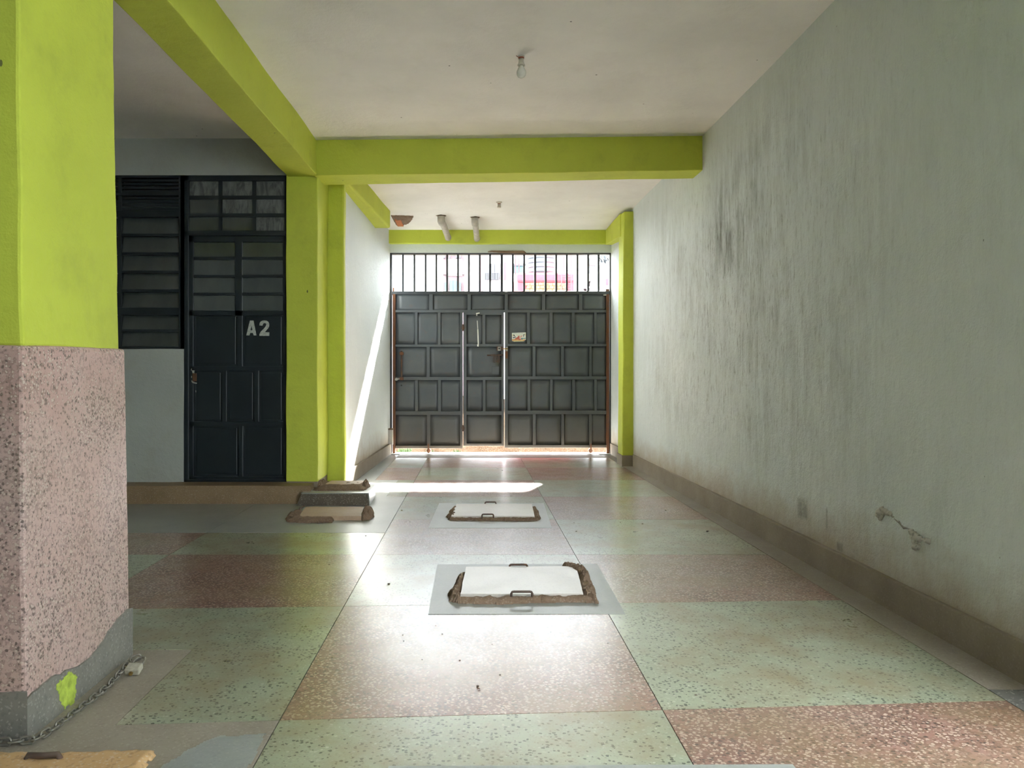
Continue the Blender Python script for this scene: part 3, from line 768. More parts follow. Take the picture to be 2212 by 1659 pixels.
# wicket hinges, bolt, lock, hatch, door closer
for y in (190, 1045):
    b = NB(); x = gx(u(712)); z = gz(v2(y))
    tube(b, [(x, G-.034, z-.045), (x, G-.034, z+.045)], .013, 10); box(b, x-.022, x+.022, G-.032, G-.02, z-.02, z+.02)
    tag(obj('hinge', b, 'rebar', gate), 'dark steel barrel hinge')
def s3(x, y): return (1040+x/16.59, 730+y/16.59)
def gb3(x0, x1, y0, y1, Ya, Yb):
    a = s3(x0, y0); b = s3(x1, y1); return gbox(a[0], b[0], a[1], b[1], Ya, Yb)
bl = obj('lock_case', gb3(540, 760, 310, 460, -.055, -.03), 'rebar', wicket, bevel=.004)
obj('lock_plate', gb3(582, 680, 322, 462, -.06, -.054), 'chip', wicket)
b = NB(); a = s3(632, 385); lathe_c = (gx(a[0]), gz(a[1]))
tube(b, [(lathe_c[0], G-.066, lathe_c[1]), (lathe_c[0], G-.056, lathe_c[1])], .012, 12); obj('keyhole', b, 'p_black', wicket)
b = NB(); a = s3(700, 390); c = s3(940, 390)
tube(b, [(gx(a[0]), G-.045, gz(a[1])), (gx(c[0]), G-.045, gz(c[1]))], .009, 8); obj('lock_bolt', b, 'brass', wicket)
obj('strike_plate', gb3(870, 940, 330, 470, -.045, -.02), 'chip', gate); obj('strike_strap', gb3(860, 935, 480, 740, -.04, -.02), 'rust', gate)
b = NB(); a = s3(200, 625); c = s3(770, 610)
tube(b, [(gx(a[0]), G-.05, gz(a[1])), (gx(c[0]), G-.05, gz(c[1]))], .010, 8)
box(b, gx(s3(330, 0)[0]), gx(s3(430, 0)[0]), G-.064, G-.036, gz(s3(0, 660)[1]), gz(s3(0, 590)[1]))
obj('slide_bolt', b, 'rebar', wicket)
obj('bolt_bracket', gb3(435, 480, 580, 650, -.066, -.008), 'rebar', wicket); obj('bolt_bracket', gb3(600, 650, 580, 650, -.066, -.008), 'rebar', wicket)
b = NB()
for pts in (((445, 640), (420, 760), (425, 850), (460, 885), (490, 870), (470, 760), (470, 650)), ((500, 650), (520, 760), (515, 840), (545, 875), (575, 860), (560, 760), (550, 650)), ((600, 650), (610, 780), (590, 860), (615, 910), (645, 860), (640, 650))):
    tube(b, [(gx(s3(*p)[0]), G-.058, gz(s3(*p)[1])) for p in pts], .005, 6)
obj('bolt_loop', b, 'rebar', wicket)
hf = NB()
for q in ((365, 385, 1030, 1320), (615, 632, 1030, 1320), (365, 632, 1020, 1038), (365, 632, 1302, 1320)):
    a = s3(q[0], q[2]); c = s3(q[1], q[3]); box(hf, gx(a[0]), gx(c[0]), G-.018, G-.006, gz(c[1]), gz(a[1]))
obj('hatch_frame', hf, 'gate_frame', wicket); obj('hatch_plate', gb3(386, 614, 1038, 1302, -.012, -.005), 'gate', wicket)
b = NB(); P = lambda x, y: (980+x/8.295, 660+y/8.295)
def cl(p, q, r, Yo): a = P(*p); c = P(*q); tube(b, [(gx(a[0]), G+Yo, gz(a[1])), (gx(c[0]), G+Yo, gz(c[1]))], r, 8)
cl((433, 430), (443, 700), .009, -.05); cl((422, 275), (433, 430), .005, -.05); cl((437, 700), (436, 735), .012, -.05)
closer = tag(obj('door_closer', b, 'white_pl', wicket), 'white tubular spring closer')
b = NB(); cl((400, 150), (465, 138), .009, -.045); cl((415, 150), (415, 190), .006, -.045); obj('closer_bracket', b, 'white_pl', wicket)
# drop bolt and hole on the left of the leaf
b = NB(); tube(b, [(gx(868), G-.045, gz(758)), (gx(868), G-.045, gz(822))], .012, 8)
tube(b, [(gx(863), G-.04, gz(762)), (gx(871), G-.05, gz(762))], .008, 6); obj('drop_bolt', b, 'rebar', gate)
for y in (764, 818): gp('bolt_guide', 864, 872, y-3, y+3, -.06, -.01, 'rust')
b = NB(); tube(b, [(gx(857), G-.03, gz(819.5)), (gx(857), G-.055, gz(819.5))], .020, 12); tube(b, [(gx(858), G-.04, gz(819)), (gx(866), G-.04, gz(818))], .008, 8)
obj('ring_latch', b, 'chip', gate)
b = NB(); tube(b, [(gx(867.3), G-.012, gz(832.5)), (gx(867.3), G+.0, gz(832.5))], .012, 12); obj('bolt_hole', b, 'p_black', gate)
gp('catch', 1090, 1096, 630, 632, -.045, -.03, 'chip'); gp('catch', 1303, 1309, 636, 639, -.03, -.015, 'chip')
for x, y in ((u(418), 972), (u(1800), 968)):    # wheels
    cx_, cz_ = gx(x), .037
    b = NB(); tube(b, [(cx_, G-.02, cz_), (cx_, G-.012, cz_), (cx_, G+.012, cz_), (cx_, G+.02, cz_)], .033, 16, True, [.028, .033, .033, .028])
    w = tag(obj('wheel', b, 'rust', gate), 'small rusty gate wheel')
    b = NB(); box(b, cx_-.010, cx_+.010, G-.034, G-.024, cz_-.008, cz_+.10); tube(b, [(cx_, G-.04, cz_), (cx_, G+.02, cz_)], .007, 8)
    obj('wheel_fork', b, 'rust', w)
# flyer stuck on the gate
FY = G-.0035
def zf(x, y):
    X = 1096+x/44.24; Yp = 710+y/44.24; return (gx(X), gz(Yp))
fly = thing('flyer', (gx(1121), FY, gz(738)), 'small colourful printed flyer stuck on the grey gate right of the wicket', 'flyer')
shape2d('sheet', [[zf(*p) for p in ((435, 405), (1765, 355), (1770, 780), (1785, 1020), (1560, 1205), (600, 1245), (560, 1190), (440, 1190))]], 'paper', fly, FY, .0008)
def ink(n, pts, m, lay=1): return shape2d(n, [[zf(*p) for p in pts]], m, fly, FY-.0008*lay, .0006)
ink('print', ((445, 1000), (1080, 1010), (1300, 1080), (1640, 1020), (1740, 1050), (1540, 1195), (620, 1235), (560, 1180), (450, 1170)), 'p_orange')
ink('print', ((560, 1130), (1500, 1130), (1500, 1195), (600, 1235)), 'p_yellow', 2)
ink('print', ((450, 560), (520, 560), (520, 700), (450, 690)), 'p_yellow'); ink('print', ((1690, 530), (1755, 530), (1755, 640), (1690, 640)), 'p_yellow')
ink('print', ((530, 630), (600, 550), (660, 590), (740, 640), (690, 700), (620, 690)), 'p_black'); ink('print', ((1460, 590), (1600, 530), (1670, 560), (1670, 610), (1480, 620)), 'p_black')
ink('print', ((500, 790), (770, 730), (840, 830), (680, 890), (540, 930)), 'p_grey')
ink('print', ((700, 960), (1000, 780), (1000, 690), (1110, 690), (1130, 640), (1180, 760), (1180, 1090), (1060, 1090), (1040, 1000), (720, 1010)), 'p_red', 2)
ink('print', ((1120, 640), (1165, 640), (1165, 1060), (1120, 1060)), 'p_pink', 3)
ink('print', ((1240, 690), (1410, 650), (1430, 760), (1300, 770), (1310, 1060), (1240, 1080)), 'p_pink', 2); ink('print', ((1180, 960), (1240, 960), (1240, 1090), (1180, 1090)), 'p_red', 3)
ink('print', ((1310, 880), (1780, 890), (1780, 960), (1460, 970), (1440, 1060), (1330, 1050)), 'p_teal', 1)
ink('print', ((1480, 640), (1620, 650), (1590, 770), (1500, 750)), 'p_grey', 2)
def text(s, x0, x1, yb, h, mat, parent, lay=1):
    cu = bpy.data.curves.new('t', 'FONT'); cu.body = s; cu.size = 1; cu.extrude = .0003
    o = curve_to_mesh('lettering', cu, mat, None, Matrix.Identity(4))
    me = o.data; xs = [v.co.x for v in me.vertices]; ys = [v.co.y for v in me.vertices]
    (X0, Z0) = zf(x0, yb); (X1, _) = zf(x1, yb); (_, Z1) = zf(x0, yb-h)
    off = parent.location
    for v in me.vertices:
        t = (v.co.x-min(xs))/(max(xs)-min(xs)); s_ = (v.co.y-min(ys))/(max(ys)-min(ys)); d = v.co.z
        v.co = (X0+(X1-X0)*t-off.x, FY-.0008*lay-d-off.y, Z0+(Z1-Z0)*s_-off.z)
    o.parent = parent; return o
text('CABINETS AND SUPPLIERS', 495, 1715, 500, 70, 'p_teal', fly); text('MANUFACTURERS', 810, 1420, 625, 50, 'p_green', fly)

# ================================================================ MANHOLE COVERS
def handle(parent, p, q, h, r=.006, back=.0):
    a, c = Vector(p), Vector(q); up = Vector((0, back, h))
    b = NB(); m = (c-a)*.12
    tube(b, [a-Vector((0, 0, .02)), a+up*.7, a+up*.95+m*.35, a+up+m, c+up-m, c+up*.95-m*.35, c+up*.7, c-Vector((0, 0, .02))], r, 8)
    return tag(obj('handle', b, 'rebar', parent, True), 'rusty bent bar handle')
def slab(parent, pts, z0, z1, mat='slab', side='mortar', amp=.003):
    (a, b, c, d) = pts                          # front-left, front-right, back-right, back-left
    o = obj('slab', hexa([(*a, z0), (*a, z1), (*d, z0), (*d, z1), (*b, z0), (*b, z1), (*c, z0), (*c, z1)], .04, amp, 6), mat, parent)
    return o
c1 = thing('manhole_cover', (.24, 3.9, 0), 'nearest of the two central concrete covers, with thick brown mortar round it', 'manhole cover')
slab(c1, ((-.066, 3.665), (.535, 3.665), (.572, 4.20), (-.045, 4.19)), .002, .032)
obj('mortar', lump([(-.125, 3.635), (-.06, 3.60), (-.06, 3.72), (-.045, 4.15), (-.075, 4.10), (-.10, 3.98), (-.10, 3.86), (-.13, 3.74)], .034, .009, .02, .002, .5, None, 1.0), 'mortar', c1)
obj('mortar', lump([(-.075, 3.655), (-.09, 3.62), (.0, 3.595), (.16, 3.590), (.19, 3.60), (.36, 3.615), (.5, 3.62), (.60, 3.61), (.57, 3.675)], .026, .009, .02, .002, .35, None, 2.0), 'mortar', c1)
obj('mortar', lump([(.53, 3.66), (.60, 3.61), (.60, 3.68), (.615, 3.80), (.61, 3.90), (.63, 4.02), (.63, 4.16), (.585, 4.29), (.50, 4.30), (.50, 4.20), (.545, 4.12), (.565, 4.05), (.54, 3.85)], .036, .009, .02, .002, .5, None, 3.0), 'mortar', c1)
obj('joint', bx(.05, .46, 4.195, 4.212, .002, .026), 'rebar', c1)
handle(c1, (.181, 3.635, .022), (.282, 3.635, .022), .030); handle(c1, (.200, 4.21, .012), (.298, 4.21, .012), .026)
c2 = thing('manhole_cover', (.15, 5.95, 0), 'farther of the two central concrete covers, pale top and two bent handles', 'manhole cover')
slab(c2, ((-.172, 5.70), (.459, 5.69), (.482, 6.235), (-.148, 6.235)), .001, .032)
obj('mortar', lump([(-.19, 5.685), (-.14, 5.68), (-.14, 5.75), (-.13, 6.2), (-.17, 6.15), (-.205, 6.0), (-.18, 5.9), (-.22, 5.82)], .03, .010, .02, .001, .6, None, 4.0), 'mortar', c2)
obj('mortar', lump([(.445, 5.68), (.50, 5.68), (.52, 5.78), (.50, 5.88), (.525, 5.98), (.51, 6.08), (.52, 6.15), (.48, 6.22), (.465, 6.0)], .03, .010, .02, .001, .6, None, 5.0), 'mortar', c2)
obj('mortar', lump([(-.19, 5.70), (-.19, 5.665), (.1, 5.66), (.3, 5.645), (.48, 5.66), (.48, 5.70)], .024, .010, .015, .001, .3, None, 6.0), 'mortar', c2)
handle(c2, (.06, 5.672, .018), (.147, 5.672, .018), .032); handle(c2, (.092, 6.245, .012), (.182, 6.245, .012), .034)
c3 = thing('manhole_cover', (-1.08, 5.9, 0), 'low pinkish cover in front of the raised block, mortar over its left side', 'manhole cover')
slab(c3, ((-1.33, 5.69), (-.855, 5.69), (-.90, 6.10), (-1.37, 6.10)), 0, .032, 'slab_tan')
obj('mortar', lump([(-1.44, 5.72), (-1.40, 5.62), (-1.25, 5.58), (-1.06, 5.60), (-1.05, 5.68), (-1.30, 5.71), (-1.34, 5.95), (-1.40, 6.02), (-1.46, 5.90)], .034, .010, .03, 0, .25, None, 7.0), 'mortar', c3)
obj('mortar', lump([(-.87, 5.70), (-.84, 5.66), (-.79, 5.72), (-.775, 5.82), (-.80, 5.97), (-.85, 6.08), (-.89, 6.0), (-.88, 5.85)], .055, .009, .03, 0, .6, None, 8.0), 'mortar', c3)
b = NB(); tube(b, [(-1.385, 5.93, .02), (-1.38, 5.95, .045), (-1.365, 6.05, .05)], .006, 8); tag(obj('handle', b, 'rebar', c3), 'bent bar stub')
blk = thing('inspection_block', (-1.15, 6.5, 0), 'raised cement block with mortared lid at the foot of the lime pier', 'manhole')
obj('block', hexa([(-1.50, 6.34, 0), (-1.46, 6.34, .101), (-1.48, 6.86, 0), (-1.455, 6.86, .101), (-.885, 6.34, 0), (-.895, 6.34, .101), (-.905, 6.86, 0), (-.925, 6.86, .101)], .06, .004), 'blockface', blk)
obj('block_top', hexa([(a, b_, c) for a in (-1.462, -.895) for b_ in (6.335, 6.86) for c in (.100, .107)], .06, .002), 'patch', blk)
obj('side_render', hexa([(-.89, 6.34, 0), (-.897, 6.34, .104), (-.91, 6.86, 0), (-.93, 6.86, .104), (-.880, 6.34, 0), (-.888, 6.34, .104), (-.90, 6.86, 0), (-.92, 6.86, .104)], .06, .001), 'patch', blk)
obj('mortar', lump([(-1.40, 6.48), (-1.37, 6.44), (-.95, 6.45), (-.93, 6.52), (-.955, 6.80), (-1.30, 6.80), (-1.33, 6.62)], .040, .011, .07, .106, .22, None, 9.0), 'mortar', blk)
slab(blk, ((-1.30, 6.56), (-1.00, 6.56), (-1.00, 6.78), (-1.29, 6.78)), .13, .150, 'slab_tan')
obj('mortar', lump([(-.985, 6.55), (-.94, 6.55), (-.925, 6.68), (-.95, 6.74), (-1.0, 6.70)], .045, .008, .02, .106, .6, None, 10.0), 'mortar', blk)
obj('mortar', lump([(-1.46, 6.60), (-1.35, 6.60), (-1.30, 6.72), (-1.30, 6.84), (-1.42, 6.84), (-1.45, 6.70)], .055, .009, .04, .10, .5, None, 11.0), 'mortar', blk)
lump_o = obj('cement_smear', lump([(-.86, 2.16), (-.80, 2.28), (-.64, 2.30), (-.63, 2.10), (-.66, 1.95), (-.85, 1.95), (-.90, 2.05)], .002, .006, .06, 0, .1, None, 13.0), 'patch', floor)
c5 = thing('manhole_cover', (-1.2, 1.9, 0), 'ochre dusty cover at the bottom left corner below the chained column', 'manhole cover')
obj('slab', lump([(-1.62, 1.45), (-.915, 1.45), (-.925, 2.185), (-1.10, 2.178), (-1.22, 2.168), (-1.62, 2.19)], .016, .010, .012, 0, .10, None, 12.0), 'slab_orange', c5, True)
b = NB(); tube(b, [(-1.27, 2.12, .005), (-1.262, 2.125, .024), (-1.22, 2.118, .026), (-1.18, 2.125, .026), (-1.168, 2.125, .006)], .009, 10)
tag(obj('handle', b, 'rebar', c5, True), 'thick rusty bar handle lying in the dust')

# ================================================================ CHAIN AND PADLOCK
chain = thing('chain', (-1.3, 2.45, 0), 'grey steel chain lying round the foot of the near column', 'chain')
lk = NB(); wr = .0037; hl, hw = .023-wr, .0140-wr; path = []
for k in range(16):
    a = 2*math.pi*k/16; s = hl-hw
    path.append(((s if math.cos(a) > 0 else -s)+hw*math.cos(a), hw*math.sin(a), 0))
rings = []
for i, p in enumerate(path):
    d = (Vector(path[(i+1) % 16])-Vector(path[i-1])).normalized(); sd = d.cross(Vector((0, 0, 1)))
    rings.append([lk.verts.new(Vector(p)+(sd*math.cos(t)+Vector((0, 0, 1))*math.sin(t))*wr) for t in [2*math.pi*k/6 for k in range(6)]])
for i in range(16):
    a, c = rings[i], rings[(i+1) % 16]
    for k in range(6): lk.faces.new((a[k], a[(k+1) % 6], c[(k+1) % 6], c[k]))
bmesh.ops.recalc_face_normals(lk, faces=lk.faces[:])
lm = bpy.data.meshes.new('link'); lk.to_mesh(lm); lk.free(); lm.materials.append(M['iron'])
for p in lm.polygons: p.use_smooth = True
cpts = [Vector(p) for p in ((-1.262, 2.835, .038), (-1.290, 2.822, .030), (-1.290, 2.72, .016), (-1.280, 2.612, .014), (-1.287, 2.45, .014), (-1.296, 2.302, .014), (-1.31, 2.238, .014), (-1.375, 2.224, .014), (-1.50, 2.228, .014), (-1.90, 2.228, .014))]
dists = [0]
for a, c in zip(cpts, cpts[1:]): dists.append(dists[-1]+(c-a).length)
def along(s):
    for k in range(len(cpts)-1):
        if s <= dists[k+1]: return cpts[k].lerp(cpts[k+1], (s-dists[k])/(dists[k+1]-dists[k]))
    return cpts[-1]
pitch = .0312; nl = int(dists[-1]/pitch)
for i in range(nl):
    a = along(i*pitch-.0+.002); c = along(min(dists[-1], i*pitch+pitch))
    d = (c-a).normalized(); roll = math.radians(8 if i % 2 else -78)+random.uniform(-.15, .15)
    side = Vector((0, 0, 1)).cross(d).normalized(); upv = d.cross(side)
    s2 = side*math.cos(roll)+upv*math.sin(roll); u2 = d.cross(s2)
    o = bpy.data.objects.new('link', lm); C.objects.link(o); o.parent = chain
    m = Matrix((d, s2, u2)).transposed().to_4x4(); m.translation = (a+c)/2-chain.location
    o.matrix_local = m
pad = thing('padlock', (-1.250, 2.752, 0), 'worn grey padlock on the floor at the end of the chain', 'padlock')
pb = NB(); bmesh.ops.create_cube(pb, size=1)
for v_ in pb.verts: v_.co = Vector((v_.co.x*.052, v_.co.y*.042, v_.co.z*.024))
bmesh.ops.rotate(pb, verts=pb.verts[:], cent=(0, 0, 0), matrix=Matrix.Rotation(math.radians(18), 3, 'X'))
bmesh.ops.translate(pb, verts=pb.verts[:], vec=(-1.250, 2.755, .022))
obj('body', pb, 'padlock', pad, bevel=.004)
b = NB(); tube(b, [(-1.250, 2.728, .013), (-1.250, 2.7345, .015)], .007, 12); obj('key_plug', b, 'brass', pad)
b = NB(); tube(b, [(-1.268, 2.772, .028), (-1.268, 2.80, .036), (-1.262, 2.815, .040), (-1.248, 2.820, .041), (-1.236, 2.815, .040), (-1.230, 2.80, .036), (-1.230, 2.772, .028)], .0045, 8)
obj('shackle', b, 'iron', pad, True)

# ================================================================ LAMPS AND PIPES ON THE CEILING
lp = thing('light_bulb', (.304, 4.83, 3.155), 'unlit frosted bulb in a cream holder on the front ceiling', 'light bulb')
b = NB(); lathe(b, .304, 4.83, [(.021, 3.156), (.021, 3.148)]); obj('mounting_ring', b, 'cream_pl', lp, True)
b = NB(); lathe(b, .304, 4.83, [(.018, 3.149), (.0185, 3.146), (.0185, 3.140), (.018, 3.139)]); obj('rubber_ring', b, 'red_ring', lp, True)
b = NB(); lathe(b, .304, 4.83, [(.016, 3.140), (.017, 3.118), (.021, 3.104), (.0245, 3.100), (.0245, 3.094), (.019, 3.092)]); obj('holder', b, 'cream_pl', lp, True)
b = NB(); lathe(b, .304, 4.83, [(.014, 3.094), (.016, 3.085), (.023, 3.072), (.0285, 3.060), (.030, 3.048), (.028, 3.034), (.022, 3.024), (.012, 3.018), (.003, 3.0165)], 24); obj('glass_bulb', b, 'bulb', lp, True)
b = NB(); tube(b, [(.290, 4.815, 3.140), (.278, 4.81, 3.145), (.270, 4.81, 3.151)], .002, 5); obj('loose_wire', b, 'red_ring', lp)
hx, hy = .293, 8.78
h2 = thing('lamp_holder', (hx, hy, 3.13), 'empty lamp holder without bulb on the ceiling near the gate', 'lamp holder')
b = NB(); lathe(b, hx, hy, [(.036, 3.131), (.034, 3.124), (.02, 3.118), (.019, 3.112)]); obj('ceiling_plate', b, 'cream_pl', h2, True)
b = NB(); lathe(b, hx, hy, [(.018, 3.113), (.018, 3.106)]); obj('rubber_ring', b, 'red_ring', h2)
b = NB(); lathe(b, hx, hy, [(.017, 3.107), (.018, 3.085), (.023, 3.070), (.023, 3.066)]); obj('holder', b, 'cream_pl', h2, True)
def pipe(label, top, end, r):
    p = thing('waste_pipe', (top[0], top[1], 3.13), label, 'pipe')
    t = Vector(top); e = Vector(end); d = (e-t)
    b = NB(); tube(b, [t+Vector((-.003, -.012, .03)), t+Vector((-.002, -.006, -.03)), t+d*.06+Vector((0, .0, -.035)), t+d*.15+Vector((0, 0, -.02)), t+d*.4, e], r, 14, True, [r*1.12, r*1.14, r*1.12, r, r, r])
    obj('pipe', b, 'pipe', p, True)
    b = NB(); tube(b, [e-d*.012, e+d*.01], r*1.12, 14); obj('collar', b, 'pipe', p, True)
    seal = lump([(top[0]+a*.062*(1+.2*math.sin(k*3)), top[1]+c*.05) for k, (a, c) in enumerate([(math.cos(t_), math.sin(t_)) for t_ in [k*math.pi/5 for k in range(10)]])], .014, .009, .02, 0, .5, lambda x, y, z: (x, y, 3.131-z), top[0])
    obj('seal', seal, 'mortar', p)
    return p
pipe('left one of two grey waste pipes slanting from the ceiling', (-.415, 9.52, 3.09), (-.362, 10.455, 3.022), .042)
pipe('right one of two grey waste pipes slanting from the ceiling', (.013, 9.62, 3.09), (.040, 10.455, 3.008), .040)
# broken ceiling corner with a brick showing
hole = thing('broken_ceiling_patch', (-.95, 9.8, 3.13), 'broken plaster patch with exposed brick in the ceiling corner above the left wall', 'plaster patch')
obj('mortar', lump([(-1.06, 9.50), (-.95, 9.50), (-.77, 9.53), (-.80, 9.75), (-.86, 9.95), (-.93, 10.07), (-1.05, 10.14)], .022, .014, .03, 0, .6, lambda x, y, z: (x, y, 3.131-z), 20), 'mortar', hole)
obj('brick', hexa([(a, b_, c) for a in (-1.02, -.945) for b_ in (9.66, 10.05) for c in (3.095, 3.125)], .04, .003), 'terracotta', hole)

# ================================================================ SMALL LITTER
def small(name, x, y, s, label, cat, mat, group=None):
    p = fl(x, y); b = NB(); bmesh.ops.create_icosphere(b, subdivisions=1, radius=1)
    for v_ in b.verts:
        v_.co = Vector((p[0]+v_.co.x*s*random.uniform(.7, 1.2), p[1]+v_.co.y*s*random.uniform(.7, 1.2), s*.35+v_.co.z*s*.35))
    return tag(obj(name, b, mat), label, cat, None, group)
for x, y, s in ((1032, 1483, .006), (840, 1262, .009), (872, 1385, .004), (993, 1427, .005), (1080, 1458, .004), (912, 1425, .003), (1245, 1148, .007), (1388, 1132, .008),
                (1528, 1148, .008), (1438, 1103, .008), (1340, 1129, .006), (790, 1158, .008), (868, 1103, .010), (1063, 1392, .003), (711, 1220, .007), (1313, 1390, .003), (955, 1370, .004), (870, 1372, .004),
                (1503, 1502, .004), (1706, 1596, .004), (941, 1352, .003), (1240, 1130, .005)):
    small('pebble', x, y, s, 'tiny dark crumb lying on the terrazzo floor', 'crumb', 'rebar', 'dark crumbs scattered on the floor')
b = NB(); p = fl(1034, 1490)
vs = [b.verts.new((p[0]+dx, p[1]+dy, z)) for dx, dy, z in ((-.008, 0, .001), (-.002, .005, .004), (.008, .002, .002), (.003, -.004, .004))]
b.faces.new(vs); bmesh.ops.solidify(b, geom=b.faces[:], thickness=.0008)
tag(obj('dry_leaf', b, 'leaf'), 'tiny curled brown leaf on the near pink terrazzo square', 'leaf')

# ================================================================ OUTSIDE BEYOND THE GATE
tag(obj('ground', bx(-40, 40, 10.735, 90, -.25, -.03), 'soil'), 'red earth road beyond the gate', 'ground', 'structure')
gr = NB(); rg = random.Random(3)
for (x0, x1, y0, y1, n) in ((-1.13, -.93, 10.8, 11.4, 300), (-.30, -.20, 10.85, 11.1, 60), (-.72, -.6, 11.0, 11.2, 40)):
    for _ in range(n):
        x, y = rg.uniform(x0, x1), rg.uniform(y0, y1); h = rg.uniform(.02, .06); a = rg.uniform(0, 6.28); w = .005
        q = [gr.verts.new((x-w*math.cos(a), y-w*math.sin(a), -.03)), gr.verts.new((x+w*math.cos(a), y+w*math.sin(a), -.03)), gr.verts.new((x+.02*math.cos(a*3), y+.02*math.sin(a*3), -.03+h))]
        gr.faces.new(q)
tag(obj('weeds', gr, 'grass'), 'low green weeds on the earth just outside the gate', 'weeds', 'stuff')
def ob(x0, x1, y0, y1, Y, d=.3, out=0):        # box measured through the bars, at distance Y
    a = at(x0, y0, Y); c = at(x1, y1, Y); return bx(a[0], c[0], Y-out, Y+d, c[2], a[2])
# white house far left
hs = thing('house', (*at(905, 811, 46)[:2], 0), 'blank whitewashed building seen through the left bars', 'building')
obj('wall', bx(at(780, 0, 46)[0], at(951, 0, 46)[0], 46, 54, -.05, 10.5), 'o_white', hs)
A = thing('apartment_building', (*at(990, 811, 42)[:2], 0), 'pale pinkish apartment block with a windowed bay behind the bars', 'building')
obj('wall', bx(at(953, 0, 42)[0], at(1041, 0, 42)[0], 42, 50, -.05, 11), 'o_white', A)
obj('bay', bx(at(957, 0, 41.4)[0], at(1003, 0, 41.4)[0], 41.4, 42.0, -.05, 11), 'o_pinkish', A)
def owin(par, x0, x1, y0, y1, Y, pm='o_glass', bars=1):
    w = obj('window', ob(x0, x1, y0, y1, Y, .02, .05), 'o_frame', par)
    n = bars+1
    for k in range(n):
        a = x0+(x1-x0)*k/n+.6; c = x0+(x1-x0)*(k+1)/n-.6
        obj('pane', ob(a, c, y0+.8, y1-.8, Y-.05, .0, .03), pm, w)
obj('bay_front', ob(967, 998, 560, 596, 41.4, .0, .08), 'o_white', A)
obj('floor_band', ob(955, 1005, 591, 593.5, 41.4, .0, .10), 'o_pinkish', A)
for x0, x1 in ((957, 962), (970, 973), (984, 988), (992, 996)): owin(A, x0, x1, 540, 558, 41.3, 'o_glass', 0)
for x0, x1 in ((960, 965), (992, 996)): owin(A, x0, x1, 610, 634, 41.3, 'o_teal', 0)
owin(A, 971, 987, 606, 634, 41.3, 'o_teal', 1)
B_ = thing('apartment_building', (*at(1080, 811, 36)[:2], 0), 'white apartment block with a wide grey window behind the bars', 'building')
obj('wall', bx(at(1036, 0, 36)[0], at(1104, 0, 36)[0], 36, 41, -.05, 11), 'o_white', B_)
obj('corner_strip', ob(1036, 1044, 540, 640, 36, .0, .06), 'o_pinkish', B_)
owin(B_, 1047, 1079, 570, 605, 35.94, 'o_glass', 2)
obj('balcony_rail', ob(1047, 1079, 589, 590.5, 35.9, .0, .05), 'o_frame', B_)
for k in range(9): obj('baluster', ob(1048+k*3.7, 1048.8+k*3.7, 590, 605, 35.9, .0, .04), 'o_frame', B_)
obj('shutter', ob(1087.5, 1094, 567, 606, 35.94, .0, .06), 'o_rust', B_)
C_ = thing('apartment_building', (*at(1120, 811, 40)[:2], 0), 'pale building with a teal balcony window beside the black tank', 'building')
obj('wall', bx(at(1104, 0, 41)[0], at(1262, 0, 41)[0], 41, 47, -.05, 12), 'o_white', C_)
owin(C_, 1110, 1134, 571, 590, 40.9, 'o_teal', 1)
obj('window_head', ob(1109, 1136, 570, 574.5, 40.8, .0, .1), 'o_frame', C_)
for x, y0, y1 in ((1113.5, 540, 594), (1121, 540, 590), (1217.5, 545, 590), (1233.5, 545, 589)):
    a = at(x, y0, 39); c = at(x, y1, 39); b = NB(); tube(b, [a, c], .035, 6)
    tag(obj('drain_pipe', b, 'o_rust', C_))
RH = thing('water_tower', (*at(1180, 811, 30)[:2], 0), 'pink-red parapet block with a yellow stone panel that carries the black tank', 'building')
obj('wall', bx(at(1118, 0, 30.1)[0], at(1239, 0, 30.1)[0], 30.05, 33, -.05, at(0, 590, 30)[2]), 'o_red', RH)
obj('parapet', ob(1117, 1240, 588.5, 610.5, 30, .2, .02), 'o_red', RH, bevel=.1)
for i in range(9):
    for j in range(3):
        x0 = 1134+i*9.8+(3 if j % 2 else 0)
        obj('stone', hexa([(a, b_, c) for a in (at(x0+.4, 0, 30)[0], at(min(1222, x0+9.4), 0, 30)[0]) for b_ in (29.93, 30.06) for c in (at(0, 617.2+j*6.5, 30)[2], at(0, 611.4+j*6.5, 30)[2])], .08, .03, 4), 'o_stone', RH)
tk = thing('water_tank', (at(1170.5, 0, 31)[0], 31.2, at(0, 590, 30)[2]), 'ribbed black plastic water tank on the pink-red parapet block', 'water tank')
prof = []; z0 = at(0, 589.5, 30)[2]+.02; r0 = .575
for k in range(9):
    z = z0+k*.19; prof += [(r0, z+.0), (r0, z+.13), (r0+.03, z+.15), (r0+.03, z+.175), (r0, z+.19)]
b = NB(); lathe(b, at(1170.5, 0, 31)[0], 31.2, prof+[(r0*.85, z0+1.86), (r0*.35, z0+2.02), (r0*.3, z0+2.1)], 28); obj('tank', b, 'o_tank', tk, True)
b = NB(); lathe(b, at(1170.5, 0, 31)[0], 31.2, [(.22, z0+2.08), (.22, z0+2.14), (.05, z0+2.17)], 20); obj('lid', b, 'o_tank', tk, True)
an = thing('roof_antenna', (at(1214, 0, 29.6)[0], 29.6, at(0, 634, 29.6)[2]), 'thin brown ladder of rods standing before the pink-red block', 'antenna')
for x in (1213, 1233.5):
    b = NB(); tube(b, [at(x, 640, 29.6), at(x, 572, 29.6)], .02, 6); obj('rod', b, 'o_rust', an)
for y in (584.5, 598, 612, 625):
    b = NB(); tube(b, [at(1212, y, 29.6), at(1256 if y < 590 else 1234, y, 29.6)], .014, 6); obj('rung', b, 'o_rust', an)
